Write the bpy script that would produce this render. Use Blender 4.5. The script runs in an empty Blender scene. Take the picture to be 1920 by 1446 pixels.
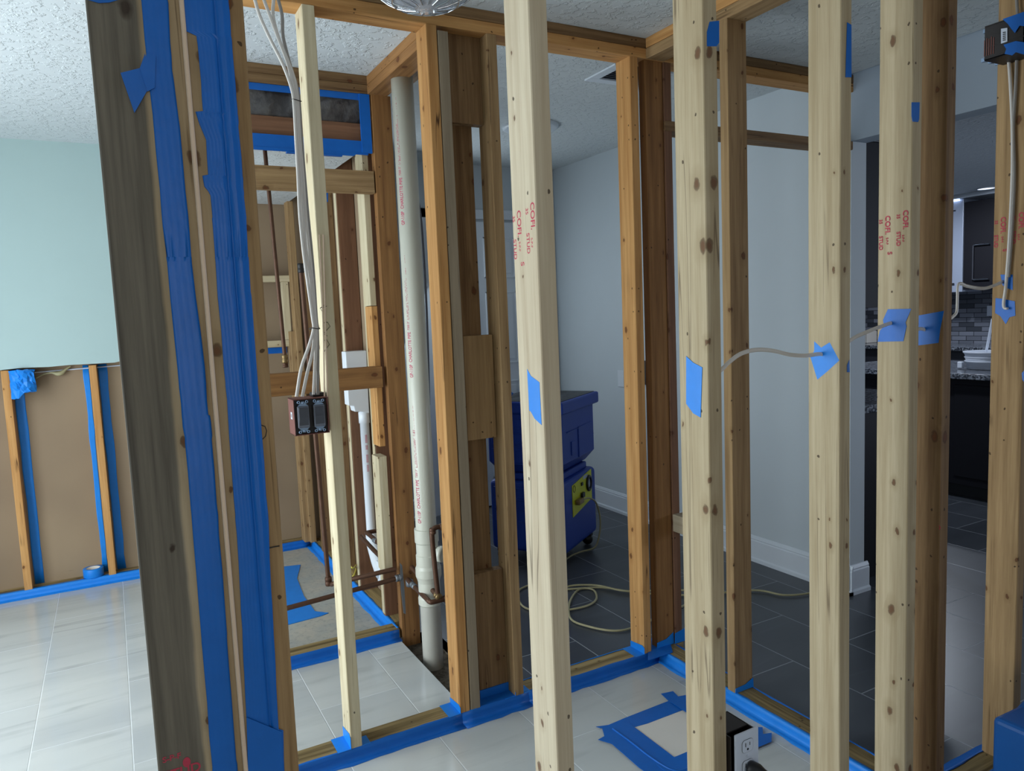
import bpy, math, random
from mathutils import Vector, Matrix
random.seed(7)
S = bpy.context.scene
COL = S.collection
# ------------------------------------------------------------------ camera
FPX = 1384.7; CH = 1.46
YAW, PITCH, ROLL = (math.radians(a) for a in (28.447, -5.636, -2.389))
CF = Vector((math.sin(YAW)*math.cos(PITCH), math.cos(YAW)*math.cos(PITCH), math.sin(PITCH)))
_r = Vector((math.cos(YAW), -math.sin(YAW), 0)); _u = _r.cross(CF)
CR = math.cos(ROLL)*_r + math.sin(ROLL)*_u; CU = -math.sin(ROLL)*_r + math.cos(ROLL)*_u
CO = Vector((0, 0, CH))
cam = bpy.data.objects.new('camera', bpy.data.cameras.new('camera')); COL.objects.link(cam)
cam.data.sensor_width = 36; cam.data.lens = FPX/1920*36; cam.data.clip_start = 0.02
m = Matrix.Identity(4)
for i in range(3):
    m[i][0] = CR[i]; m[i][1] = CU[i]; m[i][2] = -CF[i]; m[i][3] = CO[i]
cam.matrix_world = m
S.camera = cam
# ------------------------------------------------------------------ world, lights, exposure
S.view_settings.view_transform = 'Standard'; S.view_settings.look = 'None'
S.view_settings.gamma = 1; S.view_settings.use_curve_mapping = False
S.view_settings.exposure = 0.0
w = bpy.data.worlds.new('world'); S.world = w; w.use_nodes = True
w.node_tree.nodes['Background'].inputs[0].default_value = (0.62, 0.80, 1.0, 1)
w.node_tree.nodes['Background'].inputs[1].default_value = 0.6
def area(name, loc, target, sx, sy, power, col=(0.86, 0.95, 1.0)):
    l = bpy.data.lights.new(name, 'AREA'); l.shape = 'RECTANGLE'; l.size = sx; l.size_y = sy
    l.energy = power; l.color = col
    o = bpy.data.objects.new(name, l); COL.objects.link(o); o.location = loc
    o.rotation_euler = (Vector(target)-Vector(loc)).to_track_quat('-Z', 'Y').to_euler()
    return o
area('patio_daylight', (-1.62, 2.8, 1.2), (1, 2.8, 1.1), 2.3, 2.1, 106)
area('rear_fill', (-0.4, -2.28, 1.45), (-0.4, 2, 1.3), 1.7, 1.3, 26, (1.0, 0.93, 0.84))  # added fill behind the camera, brightens the stud faces turned to it
area('kitchen_window_daylight', (8.24, -0.6, 1.5), (5.0, 1.6, 0.6), 1.7, 1.3, 90, (0.72, 0.82, 1.0))
def lamp_disk(name, loc, r, power, col=(0.8, 0.88, 1.0)):
    l = bpy.data.lights.new(name, 'AREA'); l.shape = 'DISK'; l.size = r*2; l.energy = power; l.color = col
    o = bpy.data.objects.new(name, l); COL.objects.link(o); o.location = loc
    return o
lamp_disk('kitchen_fill', (6.9, 4.3, 2.47), .075, 30)  # both disks are added fill for the kitchen wall and floor, without fixtures
lamp_disk('kitchen_fill', (4.5, 3.6, 2.47), .075, 22)
area('hall_fill', (1.75, 4.85, 1.5), (2.6, 3.0, 1.0), 0.5, 1.4, 15, (0.80, 0.92, 1.0))  # added fill for the hall walls; no window stands behind it

# ------------------------------------------------------------------ picture ray helpers (a pixel to a point on a real plane)
def ray(x, y): return CF + CR*((x-960)/FPX) - CU*((y-723)/FPX)
def onz(x, y, z=0.0): d = ray(x, y); return CO + d*((z-CH)/d.z)
def ony(x, y, Y): d = ray(x, y); return CO + d*(Y/d.y)
def onx(x, y, X): d = ray(x, y); return CO + d*(X/d.x)

# ------------------------------------------------------------------ materials
def lin(c):
    if isinstance(c, str):
        c = [int(c[i:i+2], 16)/255 for i in (0, 2, 4)]
    return tuple((v/12.92 if v <= .04045 else ((v+.055)/1.055)**2.4) for v in c[:3]) + (1,)
class NT:
    def __init__(s, name, rough=.6, metal=0.0):
        s.m = bpy.data.materials.new(name); s.m.use_nodes = True; s.t = s.m.node_tree
        s.b = s.t.nodes['Principled BSDF']; s.b.inputs['Roughness'].default_value = rough
        s.b.inputs['Metallic'].default_value = metal
    def n(s, t, **k):
        x = s.t.nodes.new(t)
        for a, v in k.items(): setattr(x, a, v)
        return x
    def l(s, a, b): s.t.links.new(a, b)
    def put(s, inp, v):
        if hasattr(v, 'is_linked') or hasattr(v, 'links'): s.l(v, inp)
        else: inp.default_value = v
    def math(s, op, a, b=0.0, c=None):
        x = s.n('ShaderNodeMath', operation=op); s.put(x.inputs[0], a); s.put(x.inputs[1], b)
        if c is not None: s.put(x.inputs[2], c)
        return x.outputs[0]
    def mix(s, f, a, b, mode='MIX'):
        x = s.n('ShaderNodeMix', data_type='RGBA', blend_type=mode)
        s.put(x.inputs[0], f); s.put(x.inputs[6], a); s.put(x.inputs[7], b)
        return x.outputs[2]
    def ramp(s, f, lo, hi):
        x = s.n('ShaderNodeMapRange'); s.put(x.inputs[0], f)
        x.inputs[1].default_value = lo; x.inputs[2].default_value = hi
        return x.outputs[0]
    def coord(s, scale=(1, 1, 1), rnd=0.0):
        tc = s.n('ShaderNodeTexCoord'); v = tc.outputs['Object']
        if rnd:
            oi = s.n('ShaderNodeObjectInfo'); k = s.math('MULTIPLY', oi.outputs['Random'], rnd)
            cb = s.n('ShaderNodeCombineXYZ'); s.l(k, cb.inputs[0]); s.l(k, cb.inputs[1]); s.l(k, cb.inputs[2])
            a = s.n('ShaderNodeVectorMath', operation='ADD'); s.l(v, a.inputs[0]); s.l(cb.outputs[0], a.inputs[1]); v = a.outputs[0]
        mp = s.n('ShaderNodeMapping'); mp.inputs['Scale'].default_value = scale; s.l(v, mp.inputs[0])
        return mp.outputs[0]
    def noise(s, v, scale, detail=3, rough=.55):
        x = s.n('ShaderNodeTexNoise'); x.inputs['Scale'].default_value = scale
        x.inputs['Detail'].default_value = detail; x.inputs['Roughness'].default_value = rough
        s.l(v, x.inputs['Vector']); return x.outputs['Fac']
    def bump(s, h, dist=.001, strength=.5):
        x = s.n('ShaderNodeBump'); x.inputs['Distance'].default_value = dist; x.inputs['Strength'].default_value = strength
        s.l(h, x.inputs['Height']); s.l(x.outputs[0], s.b.inputs['Normal'])
    def col(s, c): s.put(s.b.inputs['Base Color'], c)

def plain(name, c, rough=.6, metal=0.0, spec=None, var=.06, vs=6.0):
    t = NT(name, rough, metal); c = lin(c)
    f = t.noise(t.coord(), vs)
    t.col(t.mix(f, tuple(v*(1-var) for v in c[:3])+(1,), tuple(min(1, v*(1+var)) for v in c[:3])+(1,)))
    if spec is not None: t.b.inputs['Specular IOR Level'].default_value = spec
    return t.m
def wood(name, base, streak, knot='5c321a', amt=.55, kn=.5, rough=.75, weather=None, edge=None, gs=48, check=.55):
    t = NT(name, rough); t.b.inputs['Specular IOR Level'].default_value = .25
    v = t.coord((1, 1, .035), 41.0)
    g1 = t.noise(v, gs, 5, .65); g2 = t.noise(v, 260, 3, .6)
    big = t.noise(t.coord((1, 1, .3), 17.0), 7, 2)
    c = t.mix(t.ramp(g1, .36, .68), lin(base), lin(streak))
    c = t.mix(amt, lin(base), c)
    c = t.mix(t.math('MULTIPLY', t.ramp(g2, .45, .75), .22), c, lin(streak))
    c = t.mix(t.math('MULTIPLY', t.ramp(big, .45, .8), .28), c, lin(streak))
    # knots: round dark spots laid over each face, with pale-to-dark halo; pin holes; long checks
    kv = t.coord((1, 1, 1), 23.0); sk = t.n('ShaderNodeSeparateXYZ'); t.l(kv, sk.inputs[0])
    u_ = t.math('ADD', sk.outputs[0], sk.outputs[1])
    def uv(zs, off):
        cb = t.n('ShaderNodeCombineXYZ'); t.l(t.math('ADD', u_, off), cb.inputs[0]); t.l(t.math('MULTIPLY', sk.outputs[2], zs), cb.inputs[1])
        nz = t.n('ShaderNodeTexNoise'); nz.inputs['Scale'].default_value = 55; t.l(kv, nz.inputs['Vector'])
        mm = t.n('ShaderNodeVectorMath', operation='MULTIPLY_ADD'); t.l(nz.outputs['Color'], mm.inputs[0])
        mm.inputs[1].default_value = (.010, .010, 0); t.l(cb.outputs[0], mm.inputs[2]); return mm.outputs[0]
    vo = t.n('ShaderNodeTexVoronoi', voronoi_dimensions='2D'); vo.inputs['Scale'].default_value = 12
    t.l(uv(.62, 0.0), vo.inputs['Vector'])
    sp = t.n('ShaderNodeSeparateColor'); t.l(vo.outputs['Color'], sp.inputs[0])
    gate = t.math('LESS_THAN', sp.outputs[0], kn*.85)
    size = t.math('MULTIPLY_ADD', t.math('POWER', sp.outputs[1], 2.0), .085, .030)
    rel = t.math('DIVIDE', vo.outputs['Distance'], size)
    core = t.math('SUBTRACT', 1.0, t.ramp(rel, .55, 1.15)); halo = t.math('SUBTRACT', 1.0, t.ramp(rel, .8, 3.4))
    ring = t.math('MULTIPLY', t.math('SUBTRACT', 1.0, t.ramp(t.math('ABSOLUTE', t.math('SUBTRACT', rel, .85)), .05, .3)), .5)
    c = t.mix(t.math('MULTIPLY', t.math('MULTIPLY', halo, gate), .45), c, lin(streak))
    c = t.mix(t.math('MULTIPLY', t.math('MULTIPLY', core, gate), .8), c, lin(knot))
    c = t.mix(t.math('MULTIPLY', t.math('MULTIPLY', ring, gate), .8), c, lin('2c1a10'))
    v2 = t.n('ShaderNodeTexVoronoi', voronoi_dimensions='2D'); v2.inputs['Scale'].default_value = 26; t.l(uv(.8, 3.7), v2.inputs['Vector'])
    s2 = t.n('ShaderNodeSeparateColor'); t.l(v2.outputs['Color'], s2.inputs[0])
    pin = t.math('MULTIPLY', t.math('LESS_THAN', v2.outputs['Distance'], .075), t.math('LESS_THAN', s2.outputs[0], .085))
    c = t.mix(t.math('MULTIPLY', pin, .8), c, lin('2a1a10'))
    if check:
        g3 = t.noise(t.coord((1, 1, .02), 53.0), 26, 1); g4 = t.noise(t.coord((1, 1, 1), 31.0), 3.2, 2)
        ln = t.math('MULTIPLY', t.math('SUBTRACT', 1.0, t.ramp(t.math('ABSOLUTE', t.math('SUBTRACT', g3, .5)), .002, .010)), t.ramp(g4, .52, .6))
        c = t.mix(t.math('MULTIPLY', ln, check), c, lin('3a2212'))
    if weather:                       # weathered grey face with a clean strip along one edge
        tc = t.n('ShaderNodeTexCoord'); sx = t.n('ShaderNodeSeparateXYZ'); t.l(tc.outputs['Object'], sx.inputs[0])
        wob = t.math('MULTIPLY_ADD', t.noise(t.coord((1, 1, 1.2)), 5), .012, -.006)
        f = t.ramp(t.math('ADD', sx.outputs[0], wob), edge-.002, edge+.003)
        wc = t.mix(t.ramp(g1, .35, .7), lin(weather[0]), lin(weather[1]))
        wc = t.mix(t.math('MULTIPLY', t.math('MULTIPLY', core, gate), .8), wc, lin('2c1d14'))
        wc = t.mix(t.math('MULTIPLY', t.ramp(big, .5, .75), .5), wc, lin(weather[1]))
        c = t.mix(f, wc, c)
    t.col(c); t.bump(g1, .0008, .35)
    return t.m
M = {}
M['pale'] = wood('pale_spruce', 'cfc2a8', 'a8947a', amt=.6, kn=.45)
M['pale2'] = wood('pale_pine', 'beae90', '94805f', amt=.65, kn=.6)
M['pale3'] = wood('cream_spruce', 'd2c6a8', 'aa9874', amt=.6, kn=.4)
M['orange'] = wood('orange_fir', 'd0a066', '9f6b38', amt=.75, kn=.45, check=.9)
M['amber'] = wood('amber_fir', '9c7144', '6c4828', amt=.8, kn=.5)
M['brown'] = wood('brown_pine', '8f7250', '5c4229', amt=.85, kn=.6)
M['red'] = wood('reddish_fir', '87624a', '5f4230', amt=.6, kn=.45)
M['mid'] = wood('tan_pine', 'ac8e66', '785c3c', amt=.8, kn=.6)
M['grey'] = wood('grey_weathered_pine', '9b8c76', '6f6350', amt=.5, kn=.4)
M['plate'] = wood('treated_pine', 'b09a6c', '4a3a20', amt=.95, kn=.3, gs=26)
M['post'] = wood('weathered_post_pine', 'b5a488', '8f7c60', amt=.7, kn=.5, weather=('7c7568', '524d45'), edge=.0165)
M['jamb'] = wood('jamb_pine', 'ae9878', '7e6848', amt=.5, kn=.45)
M['endgrain'] = wood('old_board', 'b3a68e', '8a7c66', amt=.6, kn=.2)

def tape_mat(name, c):
    t = NT(name, .42); t.b.inputs['Specular IOR Level'].default_value = .35
    n1 = t.noise(t.coord(), 22, 4); n2 = t.noise(t.coord((1, 1, .3)), 80, 2)
    t.col(t.mix(n1, lin(c), tuple(v*.8 for v in lin(c)[:3])+(1,)))
    t.bump(t.math('ADD', n1, t.math('MULTIPLY', n2, .2)), .003, .35); return t.m
M['tape'] = tape_mat('blue_painters_tape', '1268c4')
M['tape2'] = tape_mat('daylit_blue_tape', '1a86e6')  # same tape in a lighter blue, daylight put into the colour
M['ink'] = plain('red_stamp_ink', 'b83a50', .8)
M['pink'] = plain('magenta_pipe_print', 'b83058', .6)
M['black_ink'] = plain('marker_ink', '2c2824', .8)
M['cable'] = plain('white_cable_sheath', 'cfcac4', .4, spec=.5)
M['cable2'] = plain('cream_cable_sheath', 'd8bfa6', .45)
M['cable_grey'] = plain('grey_cable_sheath', '8c8884', .45)
M['pvc'] = plain('ivory_pvc', 'c8c8ba', .32, var=.04)
M['pvcd'] = plain('dusty_pvc', 'b0aea4', .5, var=.12)
M['pvcw'] = plain('white_pvc', 'e4eaf0', .35)
M['copper'] = plain('aged_copper', '5c4030', .5, .5, var=.3, vs=30)
M['brass'] = plain('dull_brass', '8a7450', .4, .8, var=.2, vs=60)
M['lead'] = plain('grey_solder_steel', '80858a', .5, .7)
M['boxbrown'] = plain('brown_box_phenolic', '6c4038', .5, var=.15)
M['boxblack'] = plain('dark_box_plastic', '1c1616', .5)
M['paddle'] = plain('charcoal_paddle', '4a4d55', .25)
M['paddleedge'] = plain('paddle_bezel', '6a707c', .3)
M['strap'] = plain('galvanised_yoke', '8fa6c2', .35, .5)
M['white'] = plain('white_plastic', 'cdd6e6', .3)
M['bluepl'] = plain('blue_machine_plastic', '07389c', .5, var=.1)
M['bluepl2'] = plain('bright_blue_plastic', '0a62b8', .4, var=.1)
M['black'] = plain('black_plastic', '0e0e12', .4)
M['yellow'] = plain('yellow_panel', 'c8cc1e', .45)
M['cord'] = plain('yellowed_extension_cord', 'a39c78', .5)
M['cord2'] = plain('yellow_cable', 'd6cc58', .5)
M['orange_strap'] = plain('orange_strap', 'e8501c', .6)
M['paper'] = plain('white_cardboard', 'd5d0c8', .8)
M['green'] = plain('mint_wall_paint', 'a9bfbe', .75, var=.02)
M['wall'] = plain('pale_grey_wall_paint', 'c3cdd4', .7, var=.02)
M['rear'] = plain('low_bounce_wall_paint', '6d665e', .8)  # unseen rear wall, coloured dark to hold back bounced light
M['wall2'] = plain('blue_grey_wall_paint', '95a2b0', .7, var=.02)
M['trimw'] = plain('white_trim_paint', 'd5dde6', .4, var=.02)
M['darkcab'] = plain('espresso_cabinet', '1a1a20', .6, spec=.2)
M['greycab'] = plain('charcoal_cabinet', '33353d', .5)
M['chrome'] = plain('chrome', 'd8dce0', .12, 1.0)
M['steel'] = plain('brushed_steel', 'aab4c8', .35, .15)
M['bucket'] = plain('white_bucket_plastic', 'dfe6f2', .4)
def ceil_mat():
    t = NT('textured_ceiling_paint', .85); c = t.coord()
    a = t.noise(c, 26, 4, .6); h = t.ramp(a, .50, .57)
    t.col(lin('ccd3d6')); t.bump(h, .004, .6); return t.m
M['ceil'] = ceil_mat()
def tan_mat():
    t = NT('tan_sheathing_paper', .8)
    a = t.noise(t.coord((.25, .25, 2.2)), 9, 5, .7); b = t.noise(t.coord(), 1.7, 2)
    c = t.mix(t.ramp(b, .3, .7), lin('978268'), lin('84705a'))
    t.col(t.mix(t.math('MULTIPLY', t.ramp(a, .66, .74), .45), c, lin('5d4c3c'))); return t.m
M['tan'] = tan_mat()
def concrete_mat():
    t = NT('bare_concrete', .8); a = t.noise(t.coord(), 5, 6, .65); b = t.noise(t.coord(), 38, 4, .7)
    c = t.mix(t.ramp(a, .35, .65), lin('9da19e'), lin('b5afa2'))
    t.col(t.mix(t.math('MULTIPLY', t.ramp(b, .5, .7), .5), c, lin('747a7c'))); t.bump(b, .002, .4); return t.m
M['concrete'] = concrete_mat()
def dirt_mat():
    t = NT('dirt_and_rubble', .9); b = t.noise(t.coord(), 26, 6, .7)
    t.col(t.mix(t.ramp(b, .35, .7), lin('3a3026'), lin('8a7f70'))); t.bump(b, .02, .9); return t.m
M['dirt'] = dirt_mat()
def plastic_sheet():
    t = NT('grey_poly_sheet', .3); b = t.noise(t.coord((1, 1, .7)), 9, 5, .6); a = t.noise(t.coord(), 3, 2)
    t.col(t.mix(t.ramp(b, .45, .75), lin('3a383a'), lin('7c7a78'))); t.bump(b, .02, .7); return t.m
M['sheet'] = plastic_sheet()
def tile_mat(name, x0, pitch, period, pe, po, ca, cb, vein, grout, rough, veinamt, gw=.0018):
    t = NT(name, rough); tc = t.n('ShaderNodeTexCoord'); s = t.n('ShaderNodeSeparateXYZ'); t.l(tc.outputs['Object'], s.inputs[0])
    c = t.math('DIVIDE', t.math('SUBTRACT', s.outputs[0], x0), pitch); k = t.math('FLOOR', c); fx = t.math('FRACT', c)
    par = t.math('FLOORED_MODULO', k, 2.0)
    ph = t.math('MULTIPLY_ADD', par, po-pe, pe)
    v = t.math('DIVIDE', t.math('SUBTRACT', s.outputs[1], ph), period); kv = t.math('FLOOR', v); fy = t.math('FRACT', v)
    ex = t.math('MULTIPLY', t.math('MINIMUM', fx, t.math('SUBTRACT', 1.0, fx)), pitch)
    ey = t.math('MULTIPLY', t.math('MINIMUM', fy, t.math('SUBTRACT', 1.0, fy)), period)
    e = t.math('MINIMUM', ex, ey)
    g = t.math('SUBTRACT', 1.0, t.ramp(e, gw*.7, gw*1.3))
    wn = t.n('ShaderNodeTexWhiteNoise', noise_dimensions='2D'); cb2 = t.n('ShaderNodeCombineXYZ')
    t.l(k, cb2.inputs[0]); t.l(kv, cb2.inputs[1]); t.l(cb2.outputs[0], wn.inputs['Vector'])
    off = t.n('ShaderNodeVectorMath', operation='MULTIPLY_ADD'); t.l(wn.outputs['Color'], off.inputs[0])
    off.inputs[1].default_value = (9, 9, 9); t.l(tc.outputs['Object'], off.inputs[2])
    mp = t.n('ShaderNodeMapping'); mp.inputs['Rotation'].default_value = (0, 0, math.radians(33)); mp.inputs['Scale'].default_value = (.13, 1, 1)
    t.l(off.outputs[0], mp.inputs[0])
    n1 = t.noise(mp.outputs[0], 4.5, 3, .45); n2 = t.noise(mp.outputs[0], 3, 2); n3 = t.noise(mp.outputs[0], 14, 4, .6)
    ve = t.math('SUBTRACT', 1.0, t.ramp(t.math('ABSOLUTE', t.math('SUBTRACT', n1, .5)), 0, .03))
    ve = t.math('MULTIPLY', ve, t.ramp(t.noise(off.outputs[0], 3.5, 2), .45, .65))
    ve = t.math('MAXIMUM', ve, t.math('MULTIPLY', t.ramp(n3, .52, .75), .55))
    c0 = t.mix(t.ramp(n2, .3, .7), lin(ca), lin(cb))
    c0 = t.mix(t.math('MULTIPLY', ve, veinamt), c0, lin(vein))
    t.col(t.mix(g, c0, lin(grout)))
    t.bump(t.math('SUBTRACT', 1.0, g), .0015, .6)
    return t.m
M['tile'] = tile_mat('pale_marble_tile', -.358, .3133, .664, 2.981, 2.70, 'c6c9c6', 'b4b8b8', '8d9092', 'd8dcdc', .17, .45)
M['dtile'] = tile_mat('dark_slate_tile', 1.388, .317, .645, 2.655, 2.345, '4b4f56', '3d4147', '5c6066', '8b9096', .33, .3, .0022)
def granite():
    t = NT('speckled_granite', .18); v = t.n('ShaderNodeTexVoronoi'); v.inputs['Scale'].default_value = 90; t.l(t.coord(), v.inputs['Vector'])
    s = t.n('ShaderNodeSeparateColor'); t.l(v.outputs['Color'], s.inputs[0])
    t.col(t.mix(t.ramp(s.outputs[0], .3, .9), lin('33363e'), lin('8f959f'))); return t.m
M['granite'] = granite()
def splash():
    t = NT('mixed_grey_backsplash', .3); b = t.n('ShaderNodeTexBrick'); tc = t.n('ShaderNodeTexCoord')
    sx = t.n('ShaderNodeSeparateXYZ'); t.l(tc.outputs['Object'], sx.inputs[0]); cb = t.n('ShaderNodeCombineXYZ')
    t.l(t.math('ADD', sx.outputs[0], sx.outputs[1]), cb.inputs[0]); t.l(sx.outputs[2], cb.inputs[1]); t.l(cb.outputs[0], b.inputs['Vector'])
    b.inputs['Scale'].default_value = 1; b.inputs['Brick Width'].default_value = .16; b.inputs['Row Height'].default_value = .05
    b.inputs['Mortar Size'].default_value = .003; b.inputs['Color1'].default_value = lin('3c4048'); b.inputs['Color2'].default_value = lin('8a8f9c')
    b.inputs['Mortar'].default_value = lin('26282e'); t.col(b.outputs['Color']); return t.m
M['splash'] = splash()
def crystal():
    t = NT('crystal_glass', .05); t.b.inputs['Transmission Weight'].default_value = .6; t.b.inputs['IOR'].default_value = 1.5
    t.col(lin('c8ccd4')); t.bump(t.noise(t.coord(), 60, 2), .004, .8); return t.m
M['crystal'] = crystal()
def emis(name, c, s):
    t = NT(name); t.b.inputs['Emission Color'].default_value = lin(c); t.b.inputs['Emission Strength'].default_value = s; t.col(lin(c)); return t.m
M['lamp'] = emis('recessed_lamp_lens', 'dfe8f6', 2.0)
M['under'] = emis('cabinet_strip_lamp', 'cfe0ff', 3.0)
M['sky'] = emis('hazy_daylight', 'd6e4f2', 1.0)

# ------------------------------------------------------------------ mesh helpers
class MB:
    def __init__(s): s.v = []; s.f = []; s.sm = []
    def add(s, vs, fs, smooth=False):
        o = len(s.v); s.v += [Vector(a) for a in vs]; s.f += [tuple(i+o for i in f) for f in fs]; s.sm += [smooth]*len(fs); return s
    def box(s, x0, x1, y0, y1, z0, z1):
        return s.add([(x0,y0,z0),(x1,y0,z0),(x1,y1,z0),(x0,y1,z0),(x0,y0,z1),(x1,y0,z1),(x1,y1,z1),(x0,y1,z1)],
                     [(0,3,2,1),(4,5,6,7),(0,1,5,4),(1,2,6,5),(2,3,7,6),(3,0,4,7)])
    def prism(s, poly, d):
        """poly: 3D points of a planar outline; d: thickness vector"""
        n = len(poly); d = Vector(d); p = [Vector(a) for a in poly]
        nrm = sum(((p[i]-p[0]).cross(p[(i+1) % n]-p[0]) for i in range(1, n)), Vector())
        if nrm.dot(d) < 0: p = p[::-1]
        return s.add(p+[a+d for a in p], [tuple(range(n))[::-1], tuple(range(n, 2*n))] + [(i, (i+1) % n, n+(i+1) % n, n+i) for i in range(n)])
    def tube(s, pts, r, seg=10, close=False, flat=1.0, up=None):
        pts = [Vector(p) for p in pts]; n = len(pts); vs = []; fs = []
        prev = None
        for i, p in enumerate(pts):
            if close: t = pts[(i+1) % n]-pts[i-1]
            else: t = (pts[min(i+1, n-1)]-pts[max(i-1, 0)])
            t.normalize()
            if prev is None:
                a = Vector(up) if up else (Vector((0, 0, 1)) if abs(t.z) < .9 else Vector((1, 0, 0)))
                a = (a-t*a.dot(t)).normalized()
            else: a = (prev-t*prev.dot(t)).normalized()
            prev = a; b = t.cross(a)
            rr = r[i] if isinstance(r, (list, tuple)) else r
            for k in range(seg):
                th = 2*math.pi*k/seg; vs.append(p+a*math.cos(th)*rr+b*math.sin(th)*rr*flat)
        m_ = n if close else n-1
        for i in range(m_):
            for k in range(seg):
                j = (i+1) % n
                fs.append((i*seg+k, i*seg+(k+1) % seg, j*seg+(k+1) % seg, j*seg+k))
        s.add(vs, fs, True)
        if not close:
            s.add([vs[k] for k in range(seg)], [tuple(range(seg))[::-1]]); s.add([vs[(n-1)*seg+k] for k in range(seg)], [tuple(range(seg))])
        return s
    def lathe(s, prof, c, seg=32, axis=(0, 0, 1), smooth=True):
        """prof: (radius, height) pairs along the axis from c"""
        ax = Vector(axis).normalized(); a = Vector((1, 0, 0)) if abs(ax.x) < .9 else Vector((0, 1, 0))
        a = (a-ax*a.dot(ax)).normalized(); b = ax.cross(a); c = Vector(c); vs = []; fs = []
        for r, h in prof:
            for k in range(seg):
                th = 2*math.pi*k/seg; vs.append(c+ax*h+(a*math.cos(th)+b*math.sin(th))*r)
        for i in range(len(prof)-1):
            for k in range(seg): fs.append((i*seg+k, i*seg+(k+1) % seg, (i+1)*seg+(k+1) % seg, (i+1)*seg+k))
        return s.add(vs, fs, smooth)
    def build(s, name, mat, parent=None, bevel=0, seg=2, sub=0):
        me = bpy.data.meshes.new(name)
        if s.v and not parent:
            c = Vector((0, 0, 0))
        me.from_pydata([tuple(v) for v in s.v], [], s.f)
        me.polygons.foreach_set('use_smooth', s.sm); me.materials.append(mat if not isinstance(mat, str) else M[mat]); me.update()
        o = bpy.data.objects.new(name, me); COL.objects.link(o)
        if parent:
            o.parent = parent; o.matrix_parent_inverse = Matrix.Identity(4)
        if bevel:
            b = o.modifiers.new('bevel', 'BEVEL'); b.width = bevel; b.segments = seg; b.limit_method = 'ANGLE'; b.angle_limit = math.radians(40)
        if sub:
            b = o.modifiers.new('sub', 'SUBSURF'); b.levels = b.render_levels = sub
        return o
def tag(o, label=None, cat=None, group=None, kind=None):
    if label: o['label'] = label
    if cat: o['category'] = cat
    if group: o['group'] = group
    if kind: o['kind'] = kind
    return o
def empty(name, label, cat, loc=(0, 0, 0), rz=0, group=None):
    o = bpy.data.objects.new(name, None); COL.objects.link(o); o.location = loc; o.rotation_euler = (0, 0, rz)
    return tag(o, label, cat, group)
def struct(name, mb, mat, bevel=0, parent=None):
    o = mb.build(name, mat, parent, bevel)
    if not parent: o['kind'] = 'structure'
    return o
def smooth(pts, n=6):
    P = [Vector(p) for p in pts]; P = [P[0]*2-P[1]]+P+[P[-1]*2-P[-2]]; out = []
    for i in range(1, len(P)-2):
        a, b, c, d = P[i-1:i+3]
        for k in range(n):
            t = k/n; out.append(.5*((2*b)+(c-a)*t+(2*a-5*b+4*c-d)*t*t+(3*b-a-3*c+d)*t**3))
    out.append(P[-2]); return out
def into(o, parent):
    """attach a mesh written in world coordinates to a thing placed elsewhere"""
    bpy.context.view_layer.update()
    mi = parent.matrix_world.inverted()
    o.data.transform(mi); o.parent = parent; return o
CH_ = .0019
def board(name, x0, x1, y0, y1, z0, z1, mat, label=None, cat='stud', group=None, parent=None, wob=.0007):
    """one length of lumber, local z along its length, eased edges, slightly bowed"""
    d = (x1-x0, y1-y0, z1-z0); c = Vector(((x0+x1)/2, (y0+y1)/2, (z0+z1)/2)); ax = d.index(max(d))
    L = d[ax]
    if ax == 2: R3 = Matrix.Identity(3); a, b = d[0], d[1]
    elif ax == 0: R3 = Matrix(((0, 0, 1), (1, 0, 0), (0, 1, 0))); a, b = d[1], d[2]
    else: R3 = Matrix(((0, 1, 0), (0, 0, 1), (1, 0, 0))); a, b = d[2], d[0]
    n = max(2, int(L/.18)+1); vs = []; k = min(CH_, a*.2, b*.2)
    p1, p2 = random.random()*6, random.random()*6
    for i in range(n):
        z = -L/2+L*i/(n-1); wx = wob*math.sin(z*2.1+p1)+random.uniform(-.25, .25)*wob; wy = wob*math.sin(z*1.7+p2)+random.uniform(-.25, .25)*wob
        for (sx, sy) in ((-1, -1), (1, -1), (1, 1), (-1, 1)):
            kk = [(sx*(a/2-k), sy*b/2), (sx*a/2, sy*(b/2-k))]
            if sx*sy > 0: kk = kk[::-1]
            for (px, py) in kk: vs.append((px+wx, py+wy, z))
    fs = [(i*8+q, i*8+(q+1) % 8, (i+1)*8+(q+1) % 8, (i+1)*8+q) for i in range(n-1) for q in range(8)]
    fs += [tuple(range(8))[::-1], tuple(range((n-1)*8, n*8))]
    mb = MB(); mb.add(vs, fs); o = mb.build(name, mat)
    m4 = R3.to_4x4(); m4.translation = c
    if parent:
        bpy.context.view_layer.update(); o.parent = parent; o.matrix_parent_inverse = Matrix.Identity(4)
        o.matrix_basis = parent.matrix_world.inverted() @ m4
    else: o.matrix_world = m4
    if label: tag(o, label, cat, group)
    return o
def patch(name, pts, d, mat, parent=None, label=None, cat='tape', group=None):
    """thin tape: outline points in world space and a thickness vector"""
    mb = MB(); mb.prism(pts, d); o = mb.build(name, mat)
    if parent is not None: into(o, parent)
    if label: tag(o, label, cat, group)
    return o
def text_mesh(body, size, bold=0.0, shear=0.0):
    cu = bpy.data.curves.new('t', 'FONT'); cu.body = body; cu.size = size; cu.offset = bold; cu.shear = shear
    ob = bpy.data.objects.new('t', cu); COL.objects.link(ob)
    dg = bpy.context.evaluated_depsgraph_get(); me = bpy.data.meshes.new_from_object(ob.evaluated_get(dg))
    v = [tuple(a.co) for a in me.vertices]; f = [tuple(p.vertices) for p in me.polygons]
    bpy.data.objects.remove(ob); bpy.data.curves.remove(cu); bpy.data.meshes.remove(me)
    return v, f
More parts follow.
